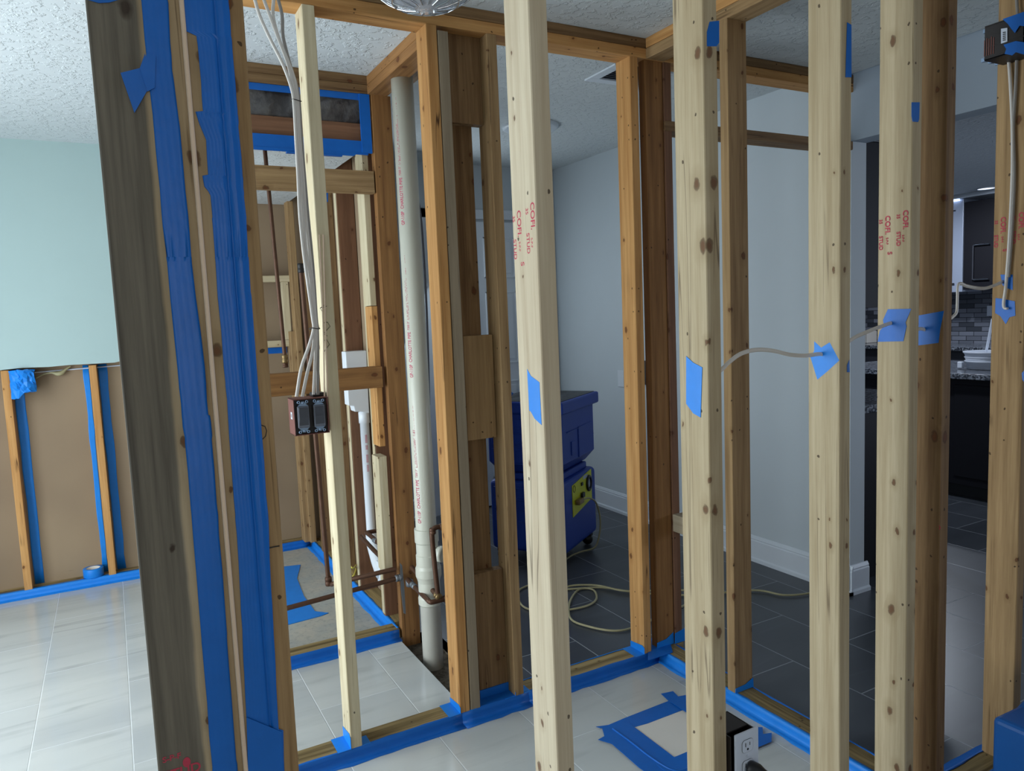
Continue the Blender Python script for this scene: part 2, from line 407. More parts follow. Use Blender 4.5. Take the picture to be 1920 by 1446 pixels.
def cut_rows(vs, fs, step):
    """slice flat letters into thin rows so that they can wrap round a pipe"""
    import bmesh
    bm = bmesh.new(); bv = [bm.verts.new(v) for v in vs]
    for f in fs:
        try: bm.faces.new([bv[i] for i in f])
        except ValueError: pass
    ys = [v[1] for v in vs]; y = min(ys)+step
    while y < max(ys):
        bmesh.ops.bisect_plane(bm, geom=bm.verts[:]+bm.edges[:]+bm.faces[:], plane_co=(0, y, 0), plane_no=(0, 1, 0)); y += step
    bmesh.ops.triangulate(bm, faces=bm.faces[:]); bm.verts.index_update()
    r = ([tuple(v.co) for v in bm.verts], [tuple(v.index for v in f.verts) for f in bm.faces]); bm.free(); return r
def ink_text(name, items, fn, mat, parent):
    """items: (text, size, u, v); fn maps u,v to a world point on the surface"""
    mb = MB()
    for body, size, u, v in items:
        vs, fs = text_mesh(body, size, .02*size)
        mb.add([fn(u+a[0], v+a[1]) for a in vs], fs)
    o = mb.build(name, mat); return into(o, parent)

# ================================================================== ROOM SHELL
CZ = 2.487
def quads(rs, z=0.0):
    mb = MB()
    for x0, x1, y0, y1 in rs: mb.box(x0, x1, y0, y1, z-.05, z)
    return mb
struct('floor', quads([(-1.5, 3.1, -2.2, 1.2), (-1.5, 1.95, 1.2, 2.37), (-1.5, 1.05, 2.37, 3.175), (-1.5, .245, 3.175, 4.9)]), 'tile')
struct('floor', quads([(1.95, 8.3, 1.2, 2.37), (1.22, 8.3, 2.37, 3.13), (1.14, 8.3, 3.13, 6.2), (3.1, 8.3, -2.2, 1.2)]), 'dtile')
struct('floor', quads([(.245, 1.14, 3.175, 4.9)]), 'concrete')
# plumbing pit
pit = MB(); pit.box(1.05, 1.22, 2.37, 3.13, -.12, -.06).box(1.03, 1.05, 2.35, 3.19, -.12, -.001).box(1.22, 1.24, 2.35, 3.15, -.12, -.001).box(1.03, 1.24, 2.35, 2.37, -.12, -.001).box(1.03, 1.24, 3.13, 3.17, -.12, -.001)
struct('floor', pit, 'dirt')
struct('ceiling', quads([(-1.5, 3.1, -2.2, 2.41), (-1.5, 1.1, 2.41, 4.9)], CZ+.05).box(1.1, 1.12, 2.41, 4.9, CZ, 2.6), 'ceil')
struct('ceiling', quads([(1.1, 3.2, 2.41, 5.0)], 2.54+.05), 'ceil')
struct('ceiling', quads([(3.2, 8.3, -2.2, 6.2)], CZ+.05), M['ceil'])
struct('ceiling', MB().box(.25, 1.05, 3.24, 4.86, 2.2, 2.24), 'ceil')      # lowered shower ceiling
wl = MB().box(-1.6, -1.5, -2.3, 1.6, 0, 2.5).box(-1.6, -1.5, 4.0, 4.95, 0, 2.5).box(-1.6, -1.5, 1.6, 4.0, 2.15, 2.5)
struct('wall_left', wl, 'green')
wr = MB().box(-1.6, -1.3, -2.3, -2.2, 0, 2.5).box(.5, 8.4, -2.3, -2.2, 0, 2.5)
wr.box(-1.3, .5, -2.3, -2.2, 0, .8).box(-1.3, .5, -2.3, -2.2, 2.1, 2.5)
struct('wall_rear', wr, 'rear')
def window(n, x0, x1, y0, y1, z0, z1, bars):
    mb = MB(); t = .05
    if x1-x0 < .2:
        mb.box(x0, x1, y0, y1, z0, z0+t).box(x0, x1, y0, y1, z1-t, z1).box(x0, x1, y0, y0+t, z0, z1).box(x0, x1, y1-t, y1, z0, z1)
        for k in range(1, bars): yy = y0+(y1-y0)*k/bars; mb.box(x0, x1, yy-.03, yy+.03, z0, z1)
    else:
        mb.box(x0, x1, y0, y1, z0, z0+t).box(x0, x1, y0, y1, z1-t, z1).box(x0, x0+t, y0, y1, z0, z1).box(x1-t, x1, y0, y1, z0, z1)
        for k in range(1, bars): xx = x0+(x1-x0)*k/bars; mb.box(xx-.03, xx+.03, y0, y1, z0, z1)
    struct('window_%d' % n, mb, 'trimw')
window(1, -1.59, -1.53, 1.6, 4.0, 0.0, 2.15, 2)
window(2, -1.3, .5, -2.29, -2.23, .8, 2.1, 2)  # unseen frame added round the rear fill light
window(3, 8.26, 8.34, -1.5, .3, .8, 2.1, 2)
# far wall: sheathing behind open studs, mint drywall above
struct('wall_far', MB().box(-1.5, 1.16, 4.889, 4.949, 0, 2.5), 'tan')
ed = MB(); xs = [-1.5, -.55, -.42, -.3, -.2, 0.02, .1, .13, .2]; zs = [1.265, 1.265, 1.272, 1.268, 1.272, 1.27, 1.285, 1.29, 1.286]
pl = [(x, 4.787, z) for x, z in zip(xs, zs)] + [(.2, 4.787, 2.487), (-1.5, 4.787, 2.487)]
ed.prism(pl, (0, .013, 0)); struct('wall_far_drywall', ed, 'green')
struct('wall_side', MB().box(1.146, 1.158, 3.22, 4.95, 0, 2.487), 'tan')
struct('wall_end', MB().box(1.14, 3.25, 4.95, 5.05, 0, 2.6), 'wall')
struct('wall_hall', MB().box(3.12, 3.23, 2.335, 4.95, 0, 2.6), 'wall', .002)
struct('wall_bulkhead', MB().box(3.12, 3.23, -2.2, 2.335, 2.19, 2.6), 'wall2')
struct('wall_kitchen_back', MB().box(3.2, 8.4, 6.1, 6.2, 0, 2.5), 'wall2')
struct('wall_kitchen_side', MB().box(8.25, 8.35, .3, 6.2, 0, 2.5).box(8.25, 8.35, -2.2, -1.5, 0, 2.5).box(8.25, 8.35, -1.5, .3, 0, .8).box(8.25, 8.35, -1.5, .3, 2.1, 2.5), 'wall2')
struct('wall_hall_inner', MB().box(3.15, 3.25, 4.95, 6.2, 0, 2.5), 'wall2')
# baseboards with a stepped profile
def base_profile(axis, c, a0, a1, out, sgn):
    prof = [(0, 0), (.022, 0), (.022, .018), (.014, .026), (.014, .118), (.010, .124), (.012, .13), (.004, .145), (0, .147)]
    pts = []
    for o_, z in prof:
        pts.append((c+sgn*o_, a0, z) if axis == 'x' else (a0, c+sgn*o_, z))
    d = (0, a1-a0, 0) if axis == 'x' else (a1-a0, 0, 0)
    return MB().prism(pts, d)
struct('baseboard_hall', base_profile('x', 3.12, 2.313, 4.95, 0, -1), 'trimw')
struct('baseboard_hall_end', base_profile('y', 2.335, 3.098, 3.252, 0, -1), 'trimw')
struct('baseboard_end', base_profile('y', 4.95, 1.2, 2.0, 0, -1), 'trimw')
# far door with casing
dr = empty('door_1', None, None); dr['kind'] = 'structure'
into(MB().box(2.06, 2.80, 4.915, 4.95, .01, 2.13).build('door_slab', 'trimw', None, .003), dr)
pan = MB()
for (xa, xb) in ((2.14, 2.40), (2.47, 2.73)):
    for (za, zb) in ((.22, .95), (1.08, 1.62), (1.72, 2.02)):
        t = .012
        pan.box(xa, xb, 4.909, 4.916, za, za+t).box(xa, xb, 4.909, 4.916, zb-t, zb).box(xa, xa+t, 4.909, 4.916, za, zb).box(xb-t, xb, 4.909, 4.916, za, zb)
        pan.box(xa+.035, xb-.035, 4.909, 4.916, za+.035, zb-.035)
into(pan.build('door_panel', 'trimw', None, .002), dr)
into(MB().box(1.98, 2.05, 4.93, 4.952, 0, 2.22).box(2.81, 2.88, 4.93, 4.952, 0, 2.22).box(1.98, 2.88, 4.93, 4.952, 2.15, 2.22).build('door_casing', 'trimw', None, .004), dr)
into(MB().lathe([(0, 0), (.026, 0), (.026, .006), (.01, .012), (.01, .035), (.027, .045), (.03, .06), (.02, .072), (0, .074)], (2.12, 4.914, .98), 20, (0, -1, 0)).build('door_knob', 'chrome'), dr)

# ================================================================== FRAMING
PT, ST = .038, 2.411          # top of bottom plate, top of studs
YN, YM, YK, XR, XC = 1.15, 2.325, 3.13, 1.905, 1.055
NW = 'studs of the open wall closest to the camera'
def stud(x, y, mat, label, ori='y', z0=PT, z1=ST, group=None, name='wall_stud', parent=None):
    if ori == 'y': return board(name, x, x+.038, y, y+.089, z0, z1, mat, label, 'stud', group, parent)
    return board(name, x, x+.089, y, y+.038, z0, z1, mat, label, 'stud', group, parent)
def face_patch(px, plane, c, parent, mat='tape', name='tape_patch', th=.0009):
    """tape outline picked on a stud face: plane 'x' (facing -x) or 'y' (facing -y)"""
    pts = [(onx if plane == 'x' else ony)(x, y, c) for x, y in px]
    d = (-th, 0, 0) if plane == 'x' else (0, -th, 0)
    return patch(name, pts, d, mat, parent)
# ---- near wall (N)
pA = board('wall_stud', .011, .100, YN, YN+.038, 0, ST, 'post', 'grey weathered stud set flat at the doorway edge of the heavy taped post', 'stud')
pB = board('wall_stud', .101, .1670, YN, YN+.089, 0, ST, 'jamb', 'brown stud behind the loose cable, middle of the heavy taped post', 'stud')
pC = board('wall_stud', .1750, .210, YN, YN+.089, 0, ST, 'mid', 'tan stud edging the heavy taped post, under the grooved blue tape', 'stud')
def strip(xa, xb, y, parent, seedv, edges=None, th=.0012, z0=0.0, z1=ST, jit=.0012, mat='tape', bumps=(), groove=None):
    rnd = random.Random(seedv); L, Rr = [], []
    z = z0
    while z < z1:
        L.append([xa+rnd.uniform(-jit, jit), z]); Rr.append([xb+rnd.uniform(-jit, jit), z]); z += rnd.uniform(.05, .13)
    L.append([xa, z1]); Rr.append([xb, z1])
    for (side, a, b, dx) in bumps:
        tgt = L if side == 'L' else Rr
        tgt += [[(xa if side == 'L' else xb), a-.001], [(xa if side == 'L' else xb)+dx, a+.001], [(xa if side == 'L' else xb)+dx*.8, b-.004], [(xa if side == 'L' else xb), b+.004]]
        tgt[:] = [p for p in tgt if not (a+.0012 < p[1] < b-.0045)]; tgt.sort(key=lambda p: p[1])
    zs = sorted(set([p[1] for p in L]+[p[1] for p in Rr]))
    def at(T, z):
        for i in range(len(T)-1):
            if T[i][1] <= z <= T[i+1][1]:
                d = T[i+1][1]-T[i][1]; f = 0 if d < 1e-9 else (z-T[i][1])/d
                return T[i][0]+(T[i+1][0]-T[i][0])*f
        return T[-1][0]
    K = 8; vs = []; n = len(zs)
    for z in zs:
        l, r = at(L, z), at(Rr, z)
        for k in range(K+1):
            x = l+(r-l)*k/K; yy = y-th-.0006*(1+math.sin(z*31+k*2.1+seedv))*.5
            if groove is not None and abs(x-groove) < .005: yy = y+.0035
            vs.append((x, yy, z))
    fs = [(i*(K+1)+k, i*(K+1)+k+1, (i+1)*(K+1)+k+1, (i+1)*(K+1)+k) for i in range(n-1) for k in range(K)]
    mb = MB(); mb.add(vs, fs, True); o = mb.build('tape_strip', mat)
    so = o.modifiers.new('thick', 'SOLIDIFY'); so.thickness = .0008
    return into(o, parent) if parent else o
def strip_out(left, right, y, parent, seedv, groove=None, mat='tape', K=12):
    """long tape on the post: left and right torn edges picked from the photograph, laid on the plane y"""
    def seq(l):
        P = [ony(a, b, y) for a, b in l]; return sorted([(p.z, p.x) for p in P])
    A, Bq = seq(left), seq(right)
    def at(T, z):
        if z <= T[0][0]: return T[0][1]
        for i in range(len(T)-1):
            if T[i][0] <= z <= T[i+1][0]:
                d = T[i+1][0]-T[i][0]; f = 0 if d < 1e-9 else (z-T[i][0])/d
                return T[i][1]+(T[i+1][1]-T[i][1])*f
        return T[-1][1]
    zs = sorted(set([0.0]+[k*.05 for k in range(1, 48)]+[z for z, _ in A+Bq if 0 < z < ST]+[ST])); vs = []
    rnd = random.Random(seedv)
    for z in zs:
        l, r = at(A, z)+rnd.uniform(-.0006, .0006), at(Bq, z)+rnd.uniform(-.0006, .0006)
        for k in range(K+1):
            x = l+(r-l)*k/K; yy = y-.0012-.0003*math.sin(z*9+k*1.1+seedv)*math.sin(k*.9+z*3)
            if groove is not None:
                yy += .0038*math.exp(-((x-groove)/.0022)**2)-.0016*math.exp(-((x-groove-.010)/.004)**2)
            vs.append((x, min(yy-.0004, y+.003), z))
    n = len(zs); fs = [(i*(K+1)+k, i*(K+1)+k+1, (i+1)*(K+1)+k+1, (i+1)*(K+1)+k) for i in range(n-1) for k in range(K)]
    mb = MB(); mb.add(vs, fs, True); o = mb.build('tape_strip', mat)
    so = o.modifiers.new('thick', 'SOLIDIFY'); so.thickness = .0006; so.offset = 0
    return into(o, parent)
strip_out([(265, 0), (273, 100), (288, 240), (303, 400), (312, 482), (335, 723), (343, 800), (347, 830), (358, 964), (378, 1205), (398, 1446)],
          [(315, 0), (323, 133), (337, 240), (359, 482), (387, 723), (390, 778), (394, 779), (408, 964), (426, 1205), (445, 1446)], YN, pA, 3)
strip_out([(339, 0), (343, 56), (344, 57), (368, 68), (380, 200), (381, 209), (366, 210), (373, 233), (387, 263), (390, 328), (379, 330), (383, 350), (395, 367), (403, 482), (408, 549), (422, 715), (441, 964), (455, 1204), (467, 1446)],
          [(428, 0), (443, 187), (461, 409), (462, 411), (465, 482), (483, 722), (502, 964), (510, 1131), (516, 1247), (522, 1366), (530, 1369), (532, 1446)], YN, pC, 5, groove=.1710, K=30)
for k, (pts) in enumerate([[(226, 137), (262, 128), (272, 100), (276, 170), (252, 212)], [(262, 128), (276, 99), (292, 105), (290, 165), (276, 172)]]):
    face_patch(pts, 'y', YN-.003-.001*k, pA, name='tape_flap')
face_patch([(165, 0), (222, 0), (205, 5), (185, 6)], 'y', YN-.001, pA, name='tape_flap')
face_patch([(462, 1345), (528, 1372), (530, 1446), (465, 1446)], 'y', YN-.004, pC, name='tape_flap')
# stamp at the foot of the grey stud
ink_text('lumber_stamp', [('STUD', .020, 0, 0), ('S-P-F', .012, 0, .028)], lambda u, v: (.018+u, YN-.0006, .80+v), M['ink'], pA)
mbk = MB().lathe([(0, 0), (.006, 0)], (0, 0, 0), 14, (0, -1, 0))
for q in mbk.v: q.x = q.x*.9; q.z = q.z*1.3
p = ony(350, 1429, YN); 
for q in mbk.v: q += Vector((p.x, YN-.0008, p.z))
into(mbk.build('lumber_stamp', 'ink'), pA)
# marker arc and tick on the tan stud
arc = [ony(x, y, YN-.0008) for x, y in ((489, 797), (497, 800), (500, 808), (498, 818), (492, 824))]
tick = [ony(x, y, YN-.0008) for x, y in ((504, 1028), (512, 1026), (524, 1024))]
into(MB().tube(arc, .0007, 6).tube(tick, .001, 6).build('marker_line', 'black_ink'), pC)
cab = MB(); cab.tube([(.1285+.0012*math.sin(z*2.3), YN-.0045, z) for z in [i*.1 for i in range(0, 25)]], .0035, 10, flat=.9)
tag(cab.build('loose_cable', 'cable2'), 'cream cable running straight down the heavy taped post between its tapes', 'cable')
sA = stud(.687, YN, 'pale', 'pale stud with red lumber stamp and blue patch, in front of the blue dryer')
sB = stud(1.088, YN, 'pale2', 'pale stud with torn blue patch at mid height, above the white outlet plate')
sC = stud(1.500, YN, 'pale2', 'pale stud with star-shaped tape around a thin cable, before the white hall wall')
sD = stud(1.762, YN, 'pale2', 'tan stud with red stamp and greenish smudge, paired beside the shade-darkened stud')
sE = stud(1.901, YN, 'brown', 'stud coloured dark brown as shaded by its stamped tan neighbour, blue tape on it')  # brown wood stands in for the shade cast by the neighbouring stud
sF = stud(2.285, YN, 'mid', 'tan stud carrying the brown box and taped cables, beside the blue air mover')
XN = {'A': .687, 'B': 1.088, 'C': 1.5, 'D': 1.762, 'E': 1.901, 'F': 2.285}
face_patch([(989, 692), (996, 705), (1012, 717), (1016, 797), (1003, 785), (996, 772), (993, 770)], 'x', XN['A'], sA, 'tape2')
face_patch([(1287, 668), (1300, 680), (1317, 689), (1314, 783), (1300, 775), (1287, 757)], 'x', XN['B'], sB, 'tape2')
face_patch([(1330, 41), (1348, 39), (1348, 80), (1343, 87), (1325, 87), (1325, 60)], 'y', YN, sB)
face_patch([(1588, 42), (1596, 47), (1596, 145), (1585, 145)], 'y', YN, sC)
face_patch([(1527, 640), (1540, 652), (1556, 642), (1574, 676), (1551, 697), (1533, 712), (1520, 670), (1527, 658)], 'x', XN['C'], sC, 'tape2')
face_patch([(1588, 685), (1592, 675), (1593, 698), (1588, 698)], 'y', YN, sC)
face_patch([(1709, 192), (1724, 192), (1723, 224), (1721, 229), (1711, 228), (1709, 218)], 'y', YN, sD)
face_patch([(1665, 580), (1709, 579), (1698, 605), (1700, 612), (1694, 640), (1646, 641), (1650, 620), (1658, 612), (1656, 600)], 'x', XN['D'], sD, 'tape')
face_patch([(1721, 592), (1770, 583), (1763, 618), (1760, 643), (1721, 648)], 'x', XN['E'], sE, 'tape')
face_patch([(1876, 515), (1899, 515), (1899, 544), (1890, 541), (1880, 535)], 'x', XN['F'], sF)
face_patch([(1867, 559), (1878, 560), (1903, 565), (1904, 592), (1893, 595), (1886, 608), (1876, 593), (1866, 587)], 'x', XN['F'], sF)
face_patch([(1916, 700), (1920, 695), (1920, 716), (1917, 712)], 'x', XN['F'], sF)
def stamp_x(X, cx, cy, s, parent, items, Yoff=0):
    p = onx(cx, cy, X)
    ink_text('lumber_stamp', [(b, z*s, u*s, v*s) for b, z, u, v in items], lambda u, v: (X-.0006, YN+.052-v, p.z-u), M['ink'], parent)
ST_A = [('COFI.', .016, 0, .026), ('35', .010, .006, .012), ('STUD', .012, .042, .012), ('S-P-F', .007, .05, .024), ('COFI.', .016, .006, -.014), ('35', .010, .012, -.028),
        ('STUD', .012, .047, -.028), ('S-P-F', .007, .052, -.012), ('S', .014, .082, -.008)]
stamp_x(XN['A'], 984, 383, 1.25, sA, ST_A)
stamp_x(XN['D'], 1671, 398, 1.2, sD, ST_A)
stamp_x(XN['F'], 1882, 402, 1.2, sF, ST_A)
ink_text('lumber_stamp', [('STUD', .016, 0, 0), ('S-P-F', .014, .0, .02)], lambda u, v: (XN['E']-.0006, onx(1757, 985, XN['E']).y-u+.03, onx(1757, 985, XN['E']).z+v-.01), M['ink'], sE)
board('bottom_plate', .21, 2.9, YN, YN+.089, 0, .038, 'plate', 'treated bottom plate under the near open wall, blue air mover beside it', 'plate')
for k, (lab) in enumerate(('lower top plate over the near open wall, studs nailed under it', 'upper top plate over the near open wall, against the ceiling')):
    board('top_plate', .0, 2.9, YN, YN+.089, ST+.001+.038*k, ST+.038+.038*k, 'mid', lab, 'plate')
# ---- middle wall (M)
s1 = stud(.595, YM, 'pale3', 'slender pale stud with switch box and white cables, closest to the taped post')
s2 = stud(.995, YM, 'orange', 'orange stud beside the ivory vent stack, sistered to a grey one')
s2b = board('wall_stud', 1.0365, 1.0745, YM, YM+.089, PT, 2.396, 'grey', 'grey-tan stud with a teal top, sistered to the orange stud by the stack', 'stud')
s3 = stud(1.218, YM, 'mid', 'tan stud standing between stacked blocking and the pale red-stamped stud')
s4 = stud(1.826, YM, 'orange', 'orange stud with long dark cracks, beside the taped inner corner')
B = 'blocking between the sistered studs'
board('wood_blocking', 1.076, 1.2165, YM+.051, YM+.089, 2.118, ST, 'brown', 'wide blocking board tucked under the top plate beside the grey-tan stud', 'blocking')
board('wood_blocking', 1.100, 1.2165, YM+.051, YM+.089, 1.010, 1.384, 'mid', 'short blocking board with a round knot at mid height between sistered studs', 'blocking')
board('wood_blocking', 1.098, 1.2165, YM+.051, YM+.089, .040, .515, 'brown', 'lowest blocking board, standing on the taped plate between sistered studs', 'blocking')
board('wall_stud', 1.098, 1.190, YM+.0905, YM+.1285, .04, 2.409, 'brown', 'long knotty brown board running full height behind the three blocking boards', 'stud')
board('bottom_plate', .21, 1.905, YM, YM+.089, 0, .038, 'plate', 'streaky treated bottom plate of the middle wall, blue tape along its front', 'plate')
board('top_plate', .21, 3.12, YM, YM+.089, 2.4115, 2.449, 'orange', 'lower top plate of the middle wall, running on to the white hall wall', 'plate')
board('top_plate', .21, 3.12, YM, YM+.089, 2.450, 2.487, 'brown', 'upper top plate of the middle wall, tight to the ceiling', 'plate')
board('header_board', 1.995, 3.118, YM, YM+.089, 2.150, 2.188, 'brown', 'flat brown header crossing the hall opening above the dark floor', 'header')
# ---- short return wall (R)
r5 = board('wall_stud', XR, XR+.089, 2.335, 2.373, PT, ST, 'amber', 'brown corner stud with a thin pale edge, in the taped inner corner', 'stud')
r6 = board('wall_stud', 1.996, 2.034, 2.33, 2.414, PT, ST, 'red', 'dark reddish stud behind the brown corner stud at the hall opening', 'stud')
r2_ = board('wall_stud', XR, XR+.089, 1.900, 1.938, PT, ST, 'mid', 'knotty stud in the short return wall, behind the torn blue patch stud', 'stud')
board('wall_stud', XR, XR+.089, 1.500, 1.538, PT, ST, 'mid', 'stud of the short return wall hidden behind the star-taped stud', 'stud')
board('wood_blocking', 1.9945, 2.085, 2.235, 2.328, .527, .60, 'endgrain', 'short grey offcut of lumber nailed beside the brown corner stud', 'blocking')
board('bottom_plate', XR, XR+.089, YN+.0895, YM-.0005, 0, .038, 'plate', 'treated bottom plate of the short return wall, running to the taped corner', 'plate')
board('bottom_plate', 1.9055, 2.035, YM, YM+.089, 0, .037, 'plate', 'stub of bottom plate at the taped inner corner', 'plate')
board('top_plate', XR, XR+.089, YN+.09, YM-.001, 2.4115, 2.449, 'mid', 'lower top plate of the short return wall', 'plate')
board('top_plate', XR, XR+.089, YN+.09, YM-.001, 2.450, 2.487, 'orange', 'upper top plate of the short return wall, against the ceiling', 'plate')
# ---- wall behind (K) and shower side wall (C)
board('wall_stud', .252, .29, YK, YK+.089, PT, ST, 'mid', 'end stud of the shower wall behind the heavy taped post', 'stud')
kp = board('wall_stud', 1.070, 1.158, YK, YK+.038, -.05, ST, 'amber', 'wide orange-brown corner stud standing behind the ivory vent stack', 'stud')
board('top_plate', .25, 1.06, YK, YK+.089, 2.4115, 2.449, 'brown', 'lower top plate above the grey plastic sheet', 'plate')
board('top_plate', .25, 1.06, YK, YK+.089, 2.45, 2.487, 'brown', 'upper top plate above the grey plastic sheet', 'plate')
board('header_board', .25, 1.05, YK+.020, YK+.058, 2.205, 2.29, 'red', 'reddish header board under the grey plastic sheet', 'header')
sh = MB()
NX, NZ = 30, 10
for i in range(NX+1):
    for k in range(NZ+1):
        sh.v.append(Vector((.26+.79*i/NX, YK+.03+.008*math.sin(i*1.7+k)*math.cos(k*1.3+i*.4), 2.288+.125*k/NZ)))
sh.f = [(i*(NZ+1)+k, (i+1)*(NZ+1)+k, (i+1)*(NZ+1)+k+1, i*(NZ+1)+k+1) for i in range(NX) for k in range(NZ)]; sh.sm = [True]*len(sh.f)
o = sh.build('plastic_sheet', 'sheet'); so = o.modifiers.new('t', 'SOLIDIFY'); so.thickness = .001
tag(o, 'wrinkled dark grey plastic sheet closing the gap above the shower header', 'sheet')
board('wood_blocking', .29, 1.062, YK, YK+.038, 1.996, 2.090, 'mid', 'long stained blocking crossing above the shower, brown pipe behind it', 'blocking')
board('wood_blocking', .29, 1.048, YK, YK+.060, 1.155, 1.248, 'amber', 'stained blocking crossing the shower wall at switch height', 'blocking')
board('bottom_plate', .25, 1.06, YK, YK+.089, 0, .038, 'plate', 'streaky treated bottom plate before the bare concrete floor', 'plate')
board('bottom_plate', XC, XC+.089, YK+.09, 4.80, 0, .038, 'plate', 'treated bottom plate along the concrete floor beside the white drain pipe', 'plate')
for k in (0, 1):
    board('top_plate', XC, XC+.089, YM+.09, 4.8, 2.4115+.0385*k, 2.449+.038*k, 'amber', ('lower' if k == 0 else 'upper')+' top plate running above the vent stack from wall to wall', 'plate')
board('filler_board', 1.1445, 1.234, YM+.092, 3.128, 2.449, 2.487, 'brown', 'brown flat board over the vent stack, against the ceiling', 'board')
c2 = stud(XC, 3.310, 'red', 'reddish stud with pale lit edge, second behind the wide corner stud', 'x')
c1 = stud(XC, 3.700, 'red', 'dark reddish stud with pale lit edge, just past the white drain pipe', 'x')
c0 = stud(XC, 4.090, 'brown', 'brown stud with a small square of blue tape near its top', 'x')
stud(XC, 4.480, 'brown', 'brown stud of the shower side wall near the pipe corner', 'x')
for st_, yy in ((c2, 3.31), (c1, 3.70)):
    into(MB().box(XC-.004, XC-.0005, yy+.002, yy+.036, .05, 2.19).build('lit_edge', 'pale3'), st_)  # pale strips paint the window-lit side of these two studs
stud(XC-.02, 4.72, 'mid', 'tan corner stud where the shower side meets the sheathed wall', 'y', z1=2.2)
board('wall_stud', 1.005, 1.043, 4.745, 4.835, .04, 1.40, 'mid', 'short stud rising to the niche frame beside the pipe corner', 'stud')
board('wood_blocking', 1.026, 1.054, 3.172, 3.262, 1.516, 2.19, 'pale3', 'pale nailer strip beside the wide corner stud, topmost of three', 'blocking')
board('wood_blocking', 1.030, 1.058, 3.172, 3.262, .885, 1.513, 'orange', 'splintery orange nailer beside the wide corner stud, middle of three', 'blocking')
board('wood_blocking', 1.012, 1.052, 3.150, 3.239, .31, .842, 'pale3', 'thick pale nailer beside the wide corner stud, lowest of three', 'blocking')
face_patch([(607, 361), (615, 361), (615, 379), (607, 378)], 'y', 4.09, c0)
# scribbles on the slender stud's neighbour
scr = MB()
for pts in ([(608, 572), (600, 578), (606, 586)], [(600, 578), (613, 574)],
            [(606, 606), (614, 604), (619, 612), (612, 620), (606, 626), (614, 630)], [(606, 640), (612, 636), (618, 646), (610, 656), (606, 664)]):
    scr.tube([ony(x, y, YM-.0007) for x, y in pts], .0008, 6)
into(scr.build('marker_scribble', 'black_ink'), s1)
# ---- studs of the sheathed wall under the mint drywall
far = 'studs below the mint drywall'
fA = board('wall_stud', -.522, -.484, 4.800, 4.888, .04, 1.262, 'orange', 'orange stud below the mint drywall carrying the bundled blue tape box', 'stud')
fB = board('wall_stud', -.110, -.072, 4.800, 4.888, .04, 1.262, 'orange', 'orange stud below the mint drywall with blue tape strips on both sides', 'stud')
for st_, xs_ in ((fA, (-.478,)), (fB, (-.142, -.066))):
    for x in xs_:
        strip(x, x+(.045 if x > -.14 or x < -.4 else .028), 4.889, st_, int(abs(x)*100), z0=.04, z1=1.262, jit=.003, mat='tape2')
board('bottom_plate', -1.5, .19, 4.800, 4.888, 0, .038, 'plate', 'bottom plate of the sheathed wall, roll of blue tape resting on it', 'plate')
board('bottom_plate', .255, 1.05, 4.800, 4.888, 0, .038, 'plate', 'bottom plate of the sheathed wall behind the concrete shower floor', 'plate')
nf = 'pale niche frame boards on the sheathed wall'
board('wood_blocking', .30, 1.062, 4.800, 4.838, 1.712, 1.752, 'pale3', 'upper crosspiece of the pale niche frame on the sheathed wall', 'blocking')
board('wood_blocking', .984, 1.026, 4.800, 4.838, 1.348, 1.711, 'pale3', 'upright of the pale niche frame on the sheathed wall', 'blocking')
board('wood_blocking', .30, 1.004, 4.800, 4.838, 1.305, 1.346, 'pale3', 'lower crosspiece of the pale niche frame above a blue strip', 'blocking')
tag(MB().box(.30, 1.004, 4.884, 4.888, 1.262, 1.30).build('tape_strip', 'tape'), 'level strip of blue tape just under the pale niche frame', 'tape')
tag(MB().tube([(-.40, 4.886, 1.238), (0, 4.886, 1.247), (.19, 4.886, 1.25)], .004, 6).build('vapour_seal_cord', 'white'), 'thin white line running under the torn mint drywall edge', 'cord')

# ================================================================== BLUE TAPE RUNS
def tape_run(axis, c, a0, a1, sgn, label, seedv, onfloor=.03, top=.012, face=.038, mat='tape', parent=None):
    """tape laid over floor, up the face of a plate and onto its top. axis: direction of the run; sgn: side of the plate it faces"""
    rnd = random.Random(seedv); n = max(3, int((a1-a0)/.045)); vs = []
    for i in range(n+1):
        a = a0+(a1-a0)*i/n; j = rnd.uniform(-.004, .004); j2 = rnd.uniform(-.003, .003)
        prof = [(onfloor+j, .0008), (onfloor*.5, .0012+rnd.uniform(0, .0012)), (.006, .0035), (.0022+rnd.uniform(0, .0015), .010), (.0018, face*.6), (.0016+rnd.uniform(0, .001), face+.0004), (-.003, face+.0022), (-top+j2, face+.0012)]
        for o_, z in prof:
            vs.append((a, c+sgn*o_, z) if axis == 'x' else (c+sgn*o_, a, z))
    K = 8; fs = [(i*K+k, i*K+k+1, (i+1)*K+k+1, (i+1)*K+k) for i in range(n) for k in range(K-1)]
    mb = MB(); mb.add(vs, fs, True); o = mb.build('tape_run', mat)
    so = o.modifiers.new('thick', 'SOLIDIFY'); so.thickness = .0006; so.offset = 0
    tag(o, label, 'tape'); return o
tape_run('x', YM, .22, 1.0, -1, 'blue tape along the foot of the middle wall below the switch box', 1, .034, .006)
tape_run('x', YM, 1.0, 1.275, -1, 'wide blue tape covering the plate between orange and tan studs', 2, .04, .05)
tape_run('x', YM, 1.275, 1.905, -1, 'blue tape along the foot of the middle wall before the dark floor', 3, .034, .008)
tape_run('x', YM+.089, 1.19, 1.83, 1, 'thin blue tape on the dark floor side of the middle wall', 4, .03, .006, mat='tape2')
tape_run('y', XR, 1.24, 2.32, -1, 'blue tape along the white tile side of the short return wall', 5, .030, .010, mat='tape2')
tape_run('y', XR+.089, 1.24, 2.32, 1, 'blue tape along the dark tile side of the short return wall', 6, .03, .008)
